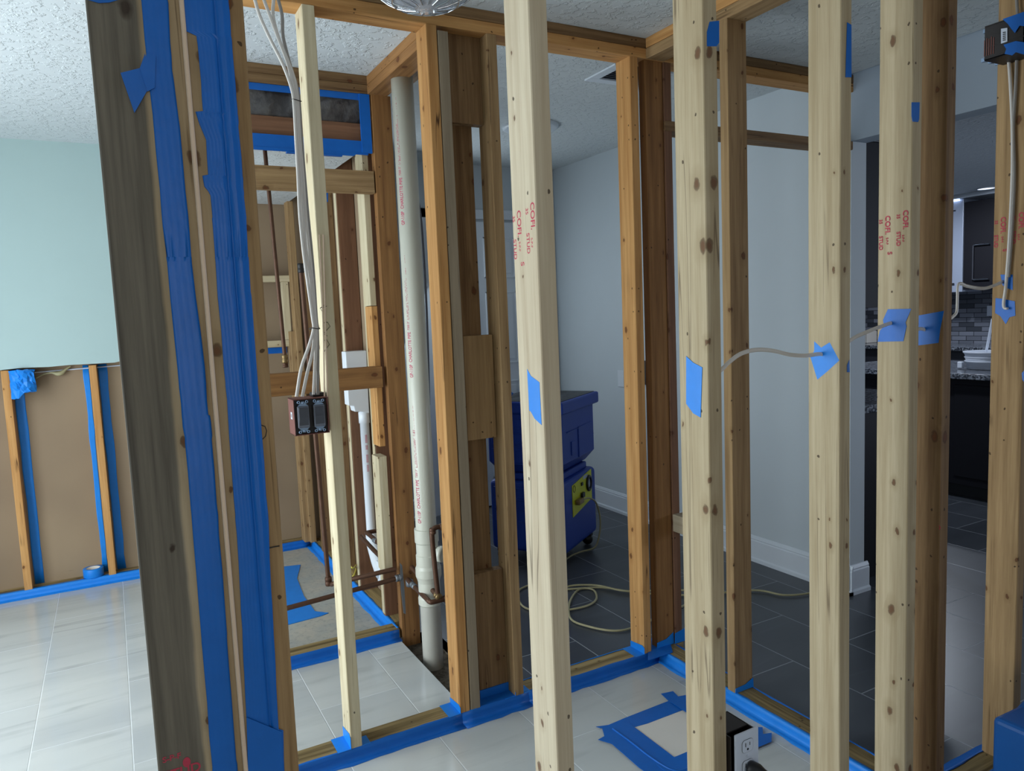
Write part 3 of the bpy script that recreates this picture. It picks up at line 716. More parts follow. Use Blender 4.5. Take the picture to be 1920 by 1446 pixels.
tape_run('x', YK, .25, 1.055, -1, 'blue tape along the foot of the shower wall', 7, .045, .004)
tape_run('y', XC, YK+.02, 4.78, -1, 'bright blue tape along the concrete floor edge beside the drain', 8, .034, .012, mat='tape2')
tape_run('x', 4.80, -1.48, .19, -1, 'blue tape along the foot of the sheathed wall on marble tile', 9, .04, .03, mat='tape2')
tape_run('x', 4.80, .26, 1.05, -1, 'blue tape along the far edge of the concrete floor', 10, .04, .012)
tape_run('x', YN+.089, 1.94, 2.9, 1, 'blue tape on the dark tile behind the near wall plate', 11, .055, .006)
tape_run('x', YN, 1.95, 2.9, -1, 'blue tape along the near wall plate beside the air mover', 12, .03, .02)
# collars where studs meet taped plates
def collar(st_, x0, x1, y0, y1, h, mat='tape2', sides='-x'):
    mb = MB(); t = .0012
    pts = [(x0-t, y0-.004, PT), (x0-t, y1, PT), (x0-t, y1, PT+h*.75), (x0-t, y0+.01, PT+h), (x0-t, y0-.004, PT+h*.8)]
    mb.prism(pts, (-.0008, 0, 0)); mb.box(x0-.045, x0, y0-.003, y1, PT+.0012, PT+.0024)
    mb.box(x1, x1+.028, y0-.003, y0+.05, PT+.0012, PT+.0024)
    return into(mb.build('tape_collar', mat), st_)
collar(s1, .595, .633, YM, YM+.089, .05); collar(s2, .995, 1.03, YM, YM+.089, .030)
collar(s4, 1.826, 1.864, YM, YM+.089, .035); collar(s3, 1.2205, 1.256, YM+.0, YM+.04, .02)
tag(MB().box(1.076, 1.2175, YM+.0005, YM+.0505, PT+.001, PT+.004).box(1.097, 1.2165, YM+.046, YM+.0504, PT, PT+.035).build('tape_sheet', 'tape'),
    'flat blue tape over the plate and foot of the lowest blocking board', 'tape')
tag(MB().prism([(1.80, 2.27, .0405), (1.93, 2.27, .0405), (1.97, 2.33, .0405), (1.97, 2.42, .0405), (1.87, 2.42, .0405), (1.85, 2.33, .0405)], (0, 0, .002)).build('tape_sheet', 'tape'),
    'crumpled blue tape wrapped over plates at the inner corner', 'tape')
for (x, y, h, st_) in ((1.90, 2.334, .05, r5), (1.993, 2.329, .09, r6), (1.905, 1.899, .035, r2_)):
    mb = MB(); mb.prism([(x-.002, y-.001, .04), (x+.09, y-.001, .04), (x+.088, y-.001, .04+h), (x+.05, y-.001, .04+h*.6), (x+.0, y-.001, .04+h*.5)], (0, -.0015, 0))
    into(mb.build('tape_collar', 'tape2'), st_)
def floor_patch(name, pts, z, th, mat, label, cat='tape'):
    mb = MB(); mb.prism([(x, y, z) for x, y in pts], (0, 0, th)); return tag(mb.build(name, mat), label, cat)
floor_patch('tape_sheet', [(.46, 4.46), (.70, 4.47), (.803, 4.458), (.902, 4.43), (.83, 4.2), (.80, 3.9), (.80, 3.66), (.853, 3.60), (.81, 3.585), (.64, 3.571), (.46, 3.56)], .001, .0025, 'tape2', 'large patch of blue tape over the drain on bare concrete')
# floor cutout cover: cardboard and its tape frame
floor_patch('cardboard_square', [(1.486, 1.752), (1.716, 1.752), (1.712, 1.978), (1.482, 1.976)], .0008, .002, 'paper', 'white cardboard square taped to the marble floor', 'cardboard')
fr = MB(); k_ = 0
for pts in ([(1.395, 2.03), (1.43, 2.005), (1.49, 1.972), (1.55, 1.965), (1.80, 1.965), (1.83, 1.99), (1.80, 2.01), (1.82, 2.03), (1.76, 2.045), (1.77, 2.085), (1.72, 2.095), (1.71, 2.04), (1.50, 2.035), (1.43, 2.03), (1.385, 2.045)],
            [(1.40, 2.03), (1.495, 2.02), (1.495, 1.62), (1.38, 1.60), (1.365, 1.78), (1.37, 1.93), (1.345, 1.975), (1.375, 1.98)],
            [(1.42, 1.76), (1.42, 1.66), (1.82, 1.655), (1.86, 1.69), (1.83, 1.70), (1.86, 1.73), (1.82, 1.76)],
            [(1.706, 2.03), (1.79, 2.02), (1.80, 1.70), (1.706, 1.70)]):
    fr.prism([(x, y, .003+.0015*k_) for x, y in pts], (0, 0, .0012)); k_ += 1
fr.tube(smooth([(1.425, 2.0, .006), (1.428, 1.9, .007), (1.43, 1.8, .006), (1.445, 1.71, .006), (1.50, 1.692, .006), (1.62, 1.70, .007)], 4), .0035, 8)
tag(fr.build('taped_border', 'tape'), 'ragged frame of blue tape around the white cardboard square', 'tape')
tag(MB().box(.25, 1.045, YK+.006, YK+.012, 2.158, 2.215).box(1.018, 1.062, YK-.0, YK+.010, 2.165, 2.41).box(.25, 1.02, YK+.008, YK+.012, 2.385, 2.4115)
    .prism([(.3, YK+.004, 2.150), (.98, YK+.004, 2.150), (1.0, YK+.004, 2.163), (.3, YK+.004, 2.163)], (0, .003, 0)).box(.7, .93, YK, YK+.02, 2.145, 2.150).build('tape_surround', 'tape'),
    'blue tape edging around the grey plastic sheet above the shower', 'tape')

# ================================================================== PIPES AND WIRING
SX, SY = 1.125, 2.90
st = empty('vent_stack', 'ivory plastic vent stack printed in red, rising from the pit to the ceiling', 'pipe', (SX, SY, -.06))
def loc(mb, name, mat, par, **k): return into(mb.build(name, mat, **k), par)
loc(MB().lathe([(.0445, .54), (.0445, 2.4495), (.040, 2.4495), (.040, .54)], (SX, SY, 0), 48), 'upper_pipe', 'pvc', st)
loc(MB().lathe([(.045, .558), (.0515, .558), (.0515, .552), (.0515, .502), (.0475, .496), (.0475, .447), (.0505, .444), (.0505, .398), (.053, .392), (.0555, .386), (.0555, .352), (.051, .340), (.047, .325), (.047, .262), (.050, .256), (.050, .228), (.045, .222)], (SX, SY, 0), 72, smooth=False), 'tee_fitting', 'pvc', st, bevel=0)
d1 = Vector((.55, -.83, 0)).normalized()
loc(MB().lathe([(.026, 0), (.026, .058), (.034, .06), (.034, .085), (.028, .087), (.028, .082), (0, .08)], Vector((SX, SY, .452)), 28, d1), 'side_outlet', 'pvc', st)
loc(MB().lathe([(.044, .24), (.044, -.1)], (SX, SY, 0), 48), 'lower_pipe', 'pvcd', st)
# red line of print wrapped round the pipe, reading upwards
def on_pipe(u, v, z0, ang0=math.radians(-139)):
    a = ang0 - v/.0452; return (SX+.0452*math.cos(a), SY+.0452*math.sin(a), z0+u)
pr = MB()
for z0 in (ony(787, 984, 2.86).z, ony(771, 709, 2.86).z, ony(757, 421, 2.86).z):
    for body, size, u, v, ln, bold in (('GP-110P', .0225, 0, -.001, .054, .014), ('CHARLOTTE PIPE', .0215, .064, .0, .124, .012), ('7300 3"', .0150, .196, .004, .036, .006)):
        vs, fs = cut_rows(*text_mesh(body, size, bold*size), .003); k = ln/max(a[0] for a in vs)
        pr.add([on_pipe(u+a[0]*k, v+a[1], z0) for a in vs], fs)
    rnd = random.Random(int(z0*100)); u = .240
    while u < .50:                         # broken dot-matrix rows
        for row in range(3 if u < .40 else 1):
            if rnd.random() < .7:
                v0 = .002+row*.0042+(u-.24)*.022; a_, b_ = rnd.uniform(.0015, .0036), rnd.uniform(.0012, .0028)
                pr.add([on_pipe(u, v0, z0), on_pipe(u+a_, v0, z0), on_pipe(u+a_, v0+b_, z0), on_pipe(u, v0+b_, z0)], [(0, 1, 2, 3)])
        u += .0046
into(pr.build('red_print', 'pink'), st)
# drain pipe in the shower side wall
dp = empty('drain_pipe', 'slim white drain pipe with a wide white box at its head, between reddish studs', 'pipe', (1.115, 3.66, .3))
loc(MB().lathe([(.0235, .34), (.0235, .93), (.028, .93), (.028, .985), (.02, .99)], (1.115, 3.66, 0), 24), 'pipe', 'pvcw', dp)
loc(MB().prism([(1.03, 3.63, 1.30), (1.03, 3.63, 1.03), (1.055, 3.63, 1.025), (1.06, 3.63, .995), (1.092, 3.63, .992), (1.135, 3.63, .98), (1.14, 3.63, 1.30)], (0, .07, 0)), 'outlet_box', 'pvcw', dp, bevel=.004)
q1, q2 = onx(700, 1006, 1.10), onx(712, 1052, 1.10)
loc(MB().tube([(1.115, 3.66, .345), (1.112, 3.63, .30), (1.108, 3.55, .235), (1.104, 3.47, .19)], [.03, .034, .036, .037], 16), 'trap_arm', 'pvcw', dp)
loc(MB().prism([(1.085, 3.42, .14), (1.085, 3.50, .14), (1.085, 3.54, .25), (1.085, 3.44, .25)], (.04, 0, 0)), 'saddle', 'pvcw', dp, bevel=.004)
# printing on the drain pipe
mbp = MB(); rnd = random.Random(4); z = .68
while z < .88:
    if rnd.random() < .8:
        for row in (0, .006):
            a0 = math.radians(-110)+row/.0237; 
            mbp.add([(1.115+.0238*math.cos(a), 3.66+.0238*math.sin(a), zz) for a, zz in ((a0, z), (a0+.16, z), (a0+.16, z+.004), (a0, z+.004))], [(0, 1, 2, 3)])
    z += .006
loc(mbp, 'red_print', 'ink', dp)
# shower riser pipes
def copper(name, pts, r, label, cat='pipe', mat='copper', n=4, sm=False, fit=()):
    P = smooth(pts, n) if sm else pts
    o = tag(MB().tube(P, r, 14).build(name, mat), label, cat)
    for (c, rr, h, ax, fm) in fit:
        into(MB().lathe([(0, -h/2), (rr*.85, -h/2), (rr, -h*.38), (rr, -h*.05), (rr*.88, 0), (rr, h*.05), (rr, h*.38), (rr*.85, h/2), (0, h/2)], c, 14, ax).build('pipe_fitting', fm), o)
    return o
a0, a1 = ony(506, 352, 3.19), ony(534, 668, 3.19)
copper('shower_riser', [(a0.x-.01, 3.19, 2.198), a1], .0085, 'tall aged copper riser ending in a brass fitting on the shower blocking', fit=((a1+Vector((0, 0, -.012)), .014, .036, (0, 0, 1), 'brass'), (a1+Vector((0, 0, -.038)), .012, .02, (0, 0, 1), 'copper')))
b0, b1 = ony(564, 503, 3.205), ony(616, 1090, 3.205)
copper('supply_pipe', [b0, ony(590, 800, 3.205), b1], .0105, 'capped copper supply pipe dropping behind the switch box to an elbow', fit=((b0, .014, .04, (0, 0, 1), 'boxblack'), (b1, .0155, .04, (0, 0, 1), 'copper')))
ya = 3.115
h1a, h1b = ony(534.5, 1141.7, ya), ony(751, 1083, ya)
copper('water_line', [(.20, ya, h1a.z-.006), h1a, h1b], .0105, 'lower of two level copper water lines crossing above the concrete', fit=((h1b+Vector((-.01, 0, 0)), .016, .03, (1, 0, 0), 'lead'),))
h2a, h2b = ony(627, 1094, 3.125), ony(741, 1067, 3.125)
copper('water_line', [(b1.x+.01, 3.19, b1.z-.012), h2a, h2b], .0105, 'upper of two level copper water lines meeting the capped supply pipe')
copper('water_line', [ony(772, 1064, 3.09), ony(821, 1118, 2.80)], .0105, 'aged copper line crossing the vent stack, joined to the upright', fit=((ony(821, 1118, 2.80), .016, .035, (0, 1, .1), 'brass'), (ony(790, 1083, 2.99), .013, .04, (0, 1, .08), 'lead')))
pv = ony(822, 1120, 2.795)
copper('water_line', smooth([ony(764, 1087, 3.09), ony(800, 1123, 2.83), ony(805, 1128, 2.80), ony(812, 1129, 2.79), ony(842, 1121, 2.79)], 4), .0105, 'lower copper line bending sideways just in front of the vent stack', fit=((ony(838, 1122, 2.79), .015, .03, (1, 0, 0), 'copper'), (ony(775, 1098, 3.0), .013, .04, (0, 1, .08), 'lead')))
copper('water_line', smooth([ony(821, 1114, 2.80), ony(815, 1060, 2.80), ony(810, 1005, 2.80), ony(811, 995, 2.80), ony(818, 989, 2.80), ony(834, 987, 2.80)], 4), .0105, 'upright copper pipe with an elbow, standing before the vent stack', fit=((ony(811, 996, 2.80), .014, .026, (0, 0, 1), 'copper'), (ony(828, 988, 2.80), .014, .02, (1, 0, 0), 'copper')))
xb = 1.035
copper('water_line', [onx(677, 1006, xb), onx(700, 1031, xb), onx(727, 1058, xb)], .0105, 'copper line passing behind the thick pale nailer, lower of a pair')
copper('water_line', smooth([onx(727, 1036, xb), onx(705, 1014, xb), onx(690, 1001, xb), onx(688, 999, xb), (1.10, onx(688, 999, xb).y, onx(688, 999, xb).z)], 3), .0105, 'copper line passing behind the thick pale nailer, upper of a pair', fit=((onx(704, 1014, xb), .013, .04, (0, 1, 0), 'lead'),))
tag(MB().prism([ony(x, y, 3.105) for x, y in ((750, 1056), (754, 1060), (758, 1100), (761, 1152), (757, 1150), (752, 1108))], (0, .003, 0)).build('nail_plate', 'lead'), 'bent grey steel guard plate where the copper lines meet the corner stud', 'plate')
tag(MB().lathe([(.012, 0), (.017, .004), (.017, .03), (.012, .034), (0, .034)], ony(768, 1100, 3.08), 12, (0, 0, 1)).build('pipe_valve', 'lead'), 'small grey valve body beside the steel guard plate', 'valve')

def flat_cable(name, pts, r, mat, label, flat=.6, n=5, group=None, cat='cable'):
    o = MB().tube(smooth(pts, n), r, 10, flat=flat).build(name, mat); return tag(o, label, cat, group)
cp = [[(474, -12), (478, 0), (487, 30), (505, 70), (530, 120), (545, 160), (551, 190), (555, 260), (559, 330), (562, 400), (569, 470), (577, 530), (586, 595), (588, 617), (579, 650), (565, 690), (556, 744)],
      [(491, -12), (495, 0), (510, 40), (525, 80), (540, 120), (549, 160), (555, 190), (559, 260), (564, 330), (568, 400), (574, 470), (583, 530), (589, 595), (591, 617), (586, 660), (576, 700), (567, 744)],
      [(513, -12), (513, 0), (512, 30), (522, 70), (538, 110), (552, 150), (558, 190), (562, 260), (568, 330), (573, 400), (580, 470), (586, 530), (591, 595), (593, 617), (592, 660), (590, 700), (588, 740)],
      [(519, -12), (522, 0), (529, 30), (531, 70), (545, 125), (557, 165), (560, 190), (565, 260), (571, 330), (577, 400), (584, 470), (589, 530), (593, 595), (595, 617), (596, 660), (596, 700), (596, 740)]]
lb = ('white cable bowing widest to the side as it drops to the switch box', 'white cable second from the outside in the switch box bunch', 'white cable entering the second switch bay of the box', 'grey-white cable closest to the slender stud in the bunch')
for k, P in enumerate(cp):
    flat_cable('electrical_cable', [ony(x, y, 2.316+.004*k) for x, y in P], .0052, 'cable' if k < 3 else 'cable_grey', lb[k], group='cables dropping into the switch box')
for (x, y) in ((555, 189), (590, 616)):
    c = ony(x, y, 2.322); tag(MB().tube([c+Vector((.016*math.cos(a), .010*math.sin(a), .002*math.sin(a*2))) for a in [k*math.pi/8 for k in range(16)]], .0014, 6, close=True).build('cable_tie', 'boxblack'),
        'thin tie round the cable bunch '+('near the ceiling' if y < 300 else 'a little above the switch box'), 'tie')
for k, dx in enumerate((3, 10)):
    flat_cable('electrical_cable', [ony(596+dx, 440, 2.322), ony(604+dx*.6, 600, 2.322), ony(606+dx*.8, 745, 2.322)], .0022, 'cable2', 'thin cream wire stapled on the slender stud, '+('one of a pair' if k else 'beside the white cables'))
# two gang switch box
bx = empty('switch_box', 'brown two gang box with two charcoal rocker switches on the slender stud', 'switch', (.535, 2.30, 1.167))
x0, x1, z0, z1 = .481, .588, 1.108, 1.222
sh = MB(); t = .003
sh.box(x0, x0+t, 2.302, 2.378, z0, z1).box(x1-t, x1, 2.302, 2.378, z0, z1).box(x0, x1, 2.302, 2.378, z0, z0+t).box(x0, x1, 2.302, 2.378, z1-t, z1).box(x0, x1, 2.375, 2.378, z0, z1)
loc(sh, 'box_body', 'boxbrown', bx, bevel=.001)
loc(MB().box(x0+.004, x1-.004, 2.312, 2.32, z0+.004, z1-.004), 'box_inside', 'black', bx)
loc(MB().box(x0-.0008, x0, 2.325, 2.345, 1.158, 1.180), 'paper_label', 'white', bx)
loc(MB().box(x0-.0014, x0-.0006, 2.330, 2.340, 1.164, 1.174), 'label_square', 'cable_grey', bx)
loc(MB().box(.548, .588, 2.33, 2.372, z1, z1+.012), 'cable_clamp', 'boxblack', bx, bevel=.003)
for cx in (.5085, .5575):
    sw = empty('rocker_switch', None, None); sw.location = (0, 0, 0)
    sw.parent = bx; sw.location = Vector((cx, 2.300, 1.166))-Vector(bx.location)
    bpy.context.view_layer.update()
    def lc(mb, n, m_, bv=0): return into(mb.build(n, m_, None, bv), sw)
    lc(MB().box(cx-.0185, cx+.0185, 2.298, 2.315, 1.132, 1.200), 'switch_body', 'boxblack', .001)
    lc(MB().box(cx-.0168, cx+.0168, 2.293, 2.299, 1.133, 1.199), 'bezel', 'paddleedge', .001)
    lc(MB().prism([(cx-.014, 2.2935, 1.136), (cx-.014, 2.2900, 1.166), (cx-.014, 2.2885, 1.196), (cx-.014, 2.2945, 1.196), (cx-.014, 2.2945, 1.136)], (.028, 0, 0)), 'paddle', 'paddle', .0008)
    for sg in (1, -1):
        zc = 1.166+sg*.034; y_ = 2.2965
        mb = MB(); mb.prism([(cx-.0165, y_, zc), (cx-.006, y_, zc+sg*.009), (cx-.004, y_, zc+sg*.014), (cx+.004, y_, zc+sg*.014), (cx+.006, y_, zc+sg*.009), (cx+.0165, y_, zc)], (0, .0015, 0))
        for dx in (-.0125, .0125):
            mb.tube([(cx+dx+.0036*math.cos(a), y_, zc+sg*.0125+.0036*math.sin(a)) for a in [k*math.pi/6 for k in range(12)]], .0014, 6, close=True)
            mb.box(min(cx+dx*.5, cx+dx), max(cx+dx*.5, cx+dx), y_, y_+.0014, min(zc+sg*.007, zc+sg*.011), max(zc+sg*.007, zc+sg*.011))
        mb.lathe([(0, 0), (.003, 0), (.003, .0012), (0, .0014)], (cx, y_, zc+sg*.009), 10, (0, -1, 0))
        lc(mb, 'yoke_ears', 'strap')
# outlet on the second near stud
ol = empty('wall_outlet', 'white duplex outlet plate with a black plug, low on the pale stud', 'outlet', (1.172, 1.14, .455))
ox0, ox1, oz0, oz1, oy = 1.136, 1.207, .398, .513, 1.134
loc(MB().box(ox0, ox1, oy, oy+.006, oz0, oz1), 'cover_plate', 'white', ol, bevel=.0025)
ob = MB(); 
for b_ in ((1.128, 1.131, 1.142, 1.225, .40, .508), (1.199, 1.202, 1.142, 1.225, .40, .508), (1.128, 1.202, 1.142, 1.225, .40, .403), (1.128, 1.202, 1.222, 1.225, .40, .508), (1.128, 1.202, 1.160, 1.225, .505, .508)): ob.box(*b_)
loc(ob, 'outlet_box', 'boxblack', ol)
for zc in (.480, .432):
    f = MB(); n = 28; pts = []
    for k in range(n):
        a = 2*math.pi*k/n; pts.append((1.1715+max(-.0165, min(.0165, .0185*math.cos(a)*1.05)), oy-.0002, zc+max(-.0145, min(.0145, .0175*math.sin(a)))))
    f.prism(pts, (0, -.0012, 0)); r_ = into(f.build('receptacle', 'white', None, .0004), ol)
    rim = MB().tube([Vector(p)+Vector((0, -.0004, 0)) for p in pts], .0006, 6, close=True); into(rim.build('receptacle_rim', 'greycab'), r_)
    s_ = MB().box(1.1715-.0075, 1.1715-.0055, oy-.0018, oy-.001, zc-.001, zc+.008).box(1.1715+.0055, 1.1715+.0072, oy-.0018, oy-.001, zc, zc+.0075).lathe([(0, 0), (.0028, 0)], (1.1715, oy-.0018, zc-.0075), 12, (0, -1, 0))
    into(s_.build('receptacle_slots', 'black'), r_)
loc(MB().lathe([(0, 0), (.003, 0), (.003, .0008), (0, .001)], (1.1715, oy-.0004, .456), 12, (0, -1, 0)), 'plate_screw', 'white', ol)
pg = empty('power_plug', 'black three prong plug in the lower socket of the white outlet', 'plug', (1.178, 1.13, .43))
loc(MB().lathe([(0, 0), (.016, 0), (.0175, .006), (.0165, .022), (.011, .034), (.007, .05), (.006, .055)], (1.174, oy-.0025, .428), 20, (.35, -1, -.05)), 'plug_body', 'black', pg)
loc(MB().tube(smooth([(1.192, 1.082, .426), (1.205, 1.06, .420), (1.212, 1.05, .39), (1.215, 1.06, .33), (1.22, 1.08, .18), (1.25, 1.05, .02), (1.35, .95, .006), (1.6, .8, .006)], 6), .0045, 10), 'plug_cord', 'black', pg)

# brown box and cables on the last stud
XF = 2.285
fb = empty('junction_box', 'dark brown junction box strapped with blue tape high on the tan stud', 'box', (2.24, 1.2, 2.12))
fx = 2.19
ztop, zbot = 2.190, 2.098
sh = MB()
for b_ in ((fx, fx+.004, 1.12, 1.222, zbot, ztop), (XF-.005, XF-.001, 1.12, 1.222, zbot, ztop), (fx, XF-.001, 1.12, 1.222, zbot, zbot+.004), (fx, XF-.001, 1.12, 1.222, ztop-.004, ztop), (fx, XF-.001, 1.12, 1.124, zbot, ztop)): sh.box(*b_)
for k in range(4): sh.box(fx-.0015, fx, 1.12, 1.222, zbot+.004+k*.0285, zbot+.0065+k*.0285)
loc(sh, 'box_body', 'boxblack', fb, bevel=.0012)
rg = MB()
for k in range(5): rg.box(fx-.002, fx+.0, 1.196+k*.006, 1.198+k*.006, zbot+.012, zbot+.055+.004*(k % 2))
loc(rg, 'box_ribs', 'boxbrown', fb)
fe = MB()
for k in range(7): fe.box(fx+.01+k*.011, fx+.016+k*.011, 1.222, 1.236, zbot+.002+(k % 3)*.002, zbot+.012); fe.box(fx+.01+k*.011, fx+.016+k*.011, 1.222, 1.232, ztop-.014, ztop-.004)
loc(fe, 'knockout_tabs', 'strap', fb)
def xp(l, X): return [onx(x, y, X) for x, y in l]
loc(MB().prism(xp([(1877, 54), (1889, 52), (1889, 78), (1877, 82)], fx-.002), (-.0008, 0, 0)), 'paper_label', 'white', fb, bevel=.0004)
lbm = MB()
for k in range(5): lbm.prism(xp([(1880.2, 60+k*3.6), (1886, 59.2+k*3.6), (1886, 61.2+k*3.6), (1880.2, 62.2+k*3.6)], fx-.003), (-.0004, 0, 0))
loc(lbm, 'label_bars', 'greycab', fb)
loc(MB().prism(xp([(1880, 36), (1903, 28), (1926, 20), (1926, 50), (1912, 48), (1903, 62), (1897, 55), (1890, 45)], fx-.004), (-.001, 0, 0)), 'tape_strap', 'tape', fb)
loc(MB().prism(xp([(1882, 84), (1905, 77), (1926, 80), (1926, 104), (1905, 98), (1898, 104), (1884, 101), (1887, 92)], fx-.004), (-.001, 0, 0)), 'tape_strap', 'tape', fb)
flat_cable('electrical_cable', xp([(1906, -14), (1907, 10), (1909, 34)], 2.272), .0062, 'cable_grey', 'grey-white cable running up from the taped brown box')
flat_cable('electrical_cable', xp([(1890, 100), (1894, 150), (1898, 235), (1898, 330), (1893, 440), (1888, 512), (1885, 545), (1882, 566), (1883, 577), (1889, 579)], 2.274), .0062, 'cable', 'white cable from the brown box ending in a hook over blue tape')
flat_cable('electrical_cable', xp([(1907, 100), (1904, 170), (1900, 240), (1902, 330), (1897, 440), (1891, 520)], 2.277), .0062, 'cable_grey', 'greyer cable beside the hooked one under the brown box')
flat_cable('electrical_cable', [ony(x, y, 1.21) for x, y in [(1888, 524), (1870, 533), (1845, 541), (1815, 537), (1802, 532), (1796, 536), (1795, 560), (1794, 583), (1790, 591), (1780, 599), (1768, 606)]] + [(1.92, 1.21, ony(1735, 619, 1.2).z+.004)] +
           [ony(x, y, 1.20) for x, y in [(1737, 620), (1722, 617)]] + [(1.78, 1.2, 1.352)] + [ony(x, y, 1.20) for x, y in [(1680, 606), (1650, 613), (1620, 625), (1596, 637)]] + [(1.52, 1.2, 1.318)] +
           [ony(x, y, 1.20) for x, y in [(1540, 664), (1510, 667), (1480, 665), (1450, 658), (1420, 656), (1390, 663), (1366, 680), (1354, 692)]] + [(1.12, 1.2, 1.29)], .0048, 'cable', 'thin white cable threading through the pale studs past blue tape')

# ================================================================== THINGS
# blue drying machine
ANG = math.radians(34.8)
mc = empty('dehumidifier', 'tall blue plastic dehumidifier with yellow panel on the dark tile', 'dehumidifier', (2.157, 3.435, 0), ANG)
def L(mb, n, m_, bv=0, seg=3, par=mc): return mb.build(n, m_, par, bv, seg)
lower = MB().prism([(0, .03, .065), (.0, .03, .50), (.04, .05, .515), (.49, .05, .515), (.53, .03, .50), (.53, .03, .065)], (0, .44, 0))
L(MB().box(0, .53, 0, .47, .075, .492), 'lower_body', 'bluepl', .03, 4)
L(MB().box(.05, .48, .04, .43, .488, .53), 'waist', 'bluepl', .01)
up = MB().add([(0.0, 0, .60), (.53, 0, .60), (.53, .47, .60), (0, .47, .60), (-.0, -.0, .90), (.53, -.0, .90), (.53, .47, .90), (-.0, .47, .90), (.06, .06, .528), (.50, .06, .528), (.50, .43, .528), (.06, .43, .528)],
              [(4, 5, 6, 7), (0, 1, 5, 4), (1, 2, 6, 5), (2, 3, 7, 6), (3, 0, 4, 7), (8, 9, 1, 0), (9, 10, 2, 1), (10, 11, 3, 2), (11, 8, 0, 3), (11, 10, 9, 8)])
L(up, 'upper_body', 'bluepl', .022, 3)
L(MB().box(-.022, .565, -.022, .49, .885, .955), 'rim', 'bluepl', .012, 3)
# black top grille with round holes
g = MB(); g.box(.0, .543, .0, .468, .955, .958)
L(g, 'top_grille', 'greycab', .001, 1)
hl = MB()
for i in range(5):
    for j in range(4): hl.lathe([(0, .0), (.036, .0)], (.07+.1*i+(.03 if j % 2 else 0), .06+.11*j, .9586), 20, (0, 0, 1))
hl2 = L(hl, 'grille_holes', 'black')
# recess pockets on the side toward the taped post
for i, (y0, y1) in enumerate(((.04, .15), (.19, .30), (.34, .44))):
    for (za, zb) in ((.80, .86), (.70, .78), (.59, .68), (.38, .455), (.25, .33)):
        f = MB(); t = .008
        f.box(-.006, .004, y0, y1, za, za+t).box(-.006, .004, y0, y1, zb-t, zb).box(-.006, .004, y0, y0+t, za, zb).box(-.006, .004, y1-t, y1, za, zb)
        L(f, 'pocket_frame', 'bluepl', .003, 2)
for (za, zb, xa, xb) in ((.77, .775, .08, .48), (.63, .71, .14, .20), (.70, .705, .3, .5)):
    L(MB().box(xa, xb, -.006, .002, za, zb), 'moulded_rib', 'bluepl', .002, 2)
L(MB().box(.25, .48, -.006, .002, .60, .78), 'moulded_panel', 'bluepl', .01, 3)
yp = MB().prism([(.13, -.004, .27), (.13, -.004, .455), (.44, -.004, .49), (.44, -.004, .31)], (0, .004, 0))
pn = L(yp, 'control_panel', 'yellow')
L(MB().tube([(.385+.032*math.cos(a), -.008, .415+.042*math.sin(a)) for a in [k*math.pi/12 for k in range(24)]], .009, 8, close=True), 'gauge_ring', 'black')
L(MB().lathe([(0, 0), (.028, 0)], (.385, -.007, .415), 24, (0, -1, 0)), 'gauge_face', 'steel')
L(MB().box(.26, .285, -.012, -.003, .425, .445), 'knob', 'black', .003)
L(MB().box(.25, .29, -.02, -.003, .355, .385), 'rocker', 'black', .004)
L(MB().tube([(.155+.016*math.cos(a), -.005, .432+.02*math.sin(a)) for a in [k*math.pi/8 for k in range(16)]], .0015, 6, close=True), 'panel_emblem', 'black')
L(MB().box(.30, .37, -.0055, -.004, .455, .475), 'panel_sticker', 'steel')
L(MB().box(.16, .235, -.035, -.003, .335, .365), 'cord_connector', 'brass', .006)
for (x, y) in ((.05, .05), (.48, .05), (.05, .42), (.48, .42)):
    L(MB().lathe([(0, -.015), (.03, -.015), (.034, 0), (.03, .015), (0, .015)], (x, y, .034), 18, (1, 0, 0)), 'wheel', 'black')
    L(MB().box(x-.02, x+.02, y-.03, y+.03, .055, .08), 'caster_fork', 'black', .004)
hs = tag(MB().tube(smooth([(1.62, 3.60, .62), (1.66, 3.72, .90), (1.80, 3.80, 1.03), (1.90, 3.72, 1.05), (1.97, 3.66, .985)], 6), .028, 14).build('air_hose', 'bluepl2'), 'blue hose arching over the rim of the blue dehumidifier', 'hose')
tag(MB().tube(smooth([mc.matrix_world @ Vector(q) for q in ((.10, .34, .965), (.14, .30, .97), (.17, .25, .985), (.22, .19, .967))], 4), .010, 8, flat=.4).build('strap', 'orange_strap'), 'orange strap lying on top of the blue dehumidifier', 'strap')
# extension cord: from the panel to loops on the dark floor
def fl(l, z=.008): return [onz(x, y, z) for x, y in l]
start = mc.matrix_world @ Vector((0, 0, 0))
bpy.context.view_layer.update()
s0 = mc.matrix_world @ Vector((.235, -.022, .35))
cpts = [s0]+[mc.matrix_world @ Vector(q) for q in ((.30, -.040, .345), (.37, -.055, .30), (.405, -.065, .20), (.40, -.06, .10), (.36, -.04, .025), (.30, .03, .008), (.16, .06, .008))]
cpts += fl([(1020, 1088), (990, 1098), (970, 1112), (985, 1140), (1040, 1146), (1095, 1138), (1118, 1124), (1112, 1106), (1085, 1106), (1068, 1130), (1070, 1160), (1100, 1174), (1150, 1183), (1190, 1176), (1250, 1150), (1300, 1125)])
cpts += fl([(1290, 1108), (1230, 1108), (1170, 1108), (1120, 1098), (1075, 1098)], .016) + fl([(1060, 1105), (1130, 1102), (1200, 1112), (1300, 1116), (1413, 1107), (1470, 1116), (1520, 1112), (1560, 1100)], .009)
tag(MB().tube(smooth(cpts, 7), .0052, 8).build('extension_cord', 'cord'), 'yellowed extension cord looping over the dark tiles from the dehumidifier', 'cord')
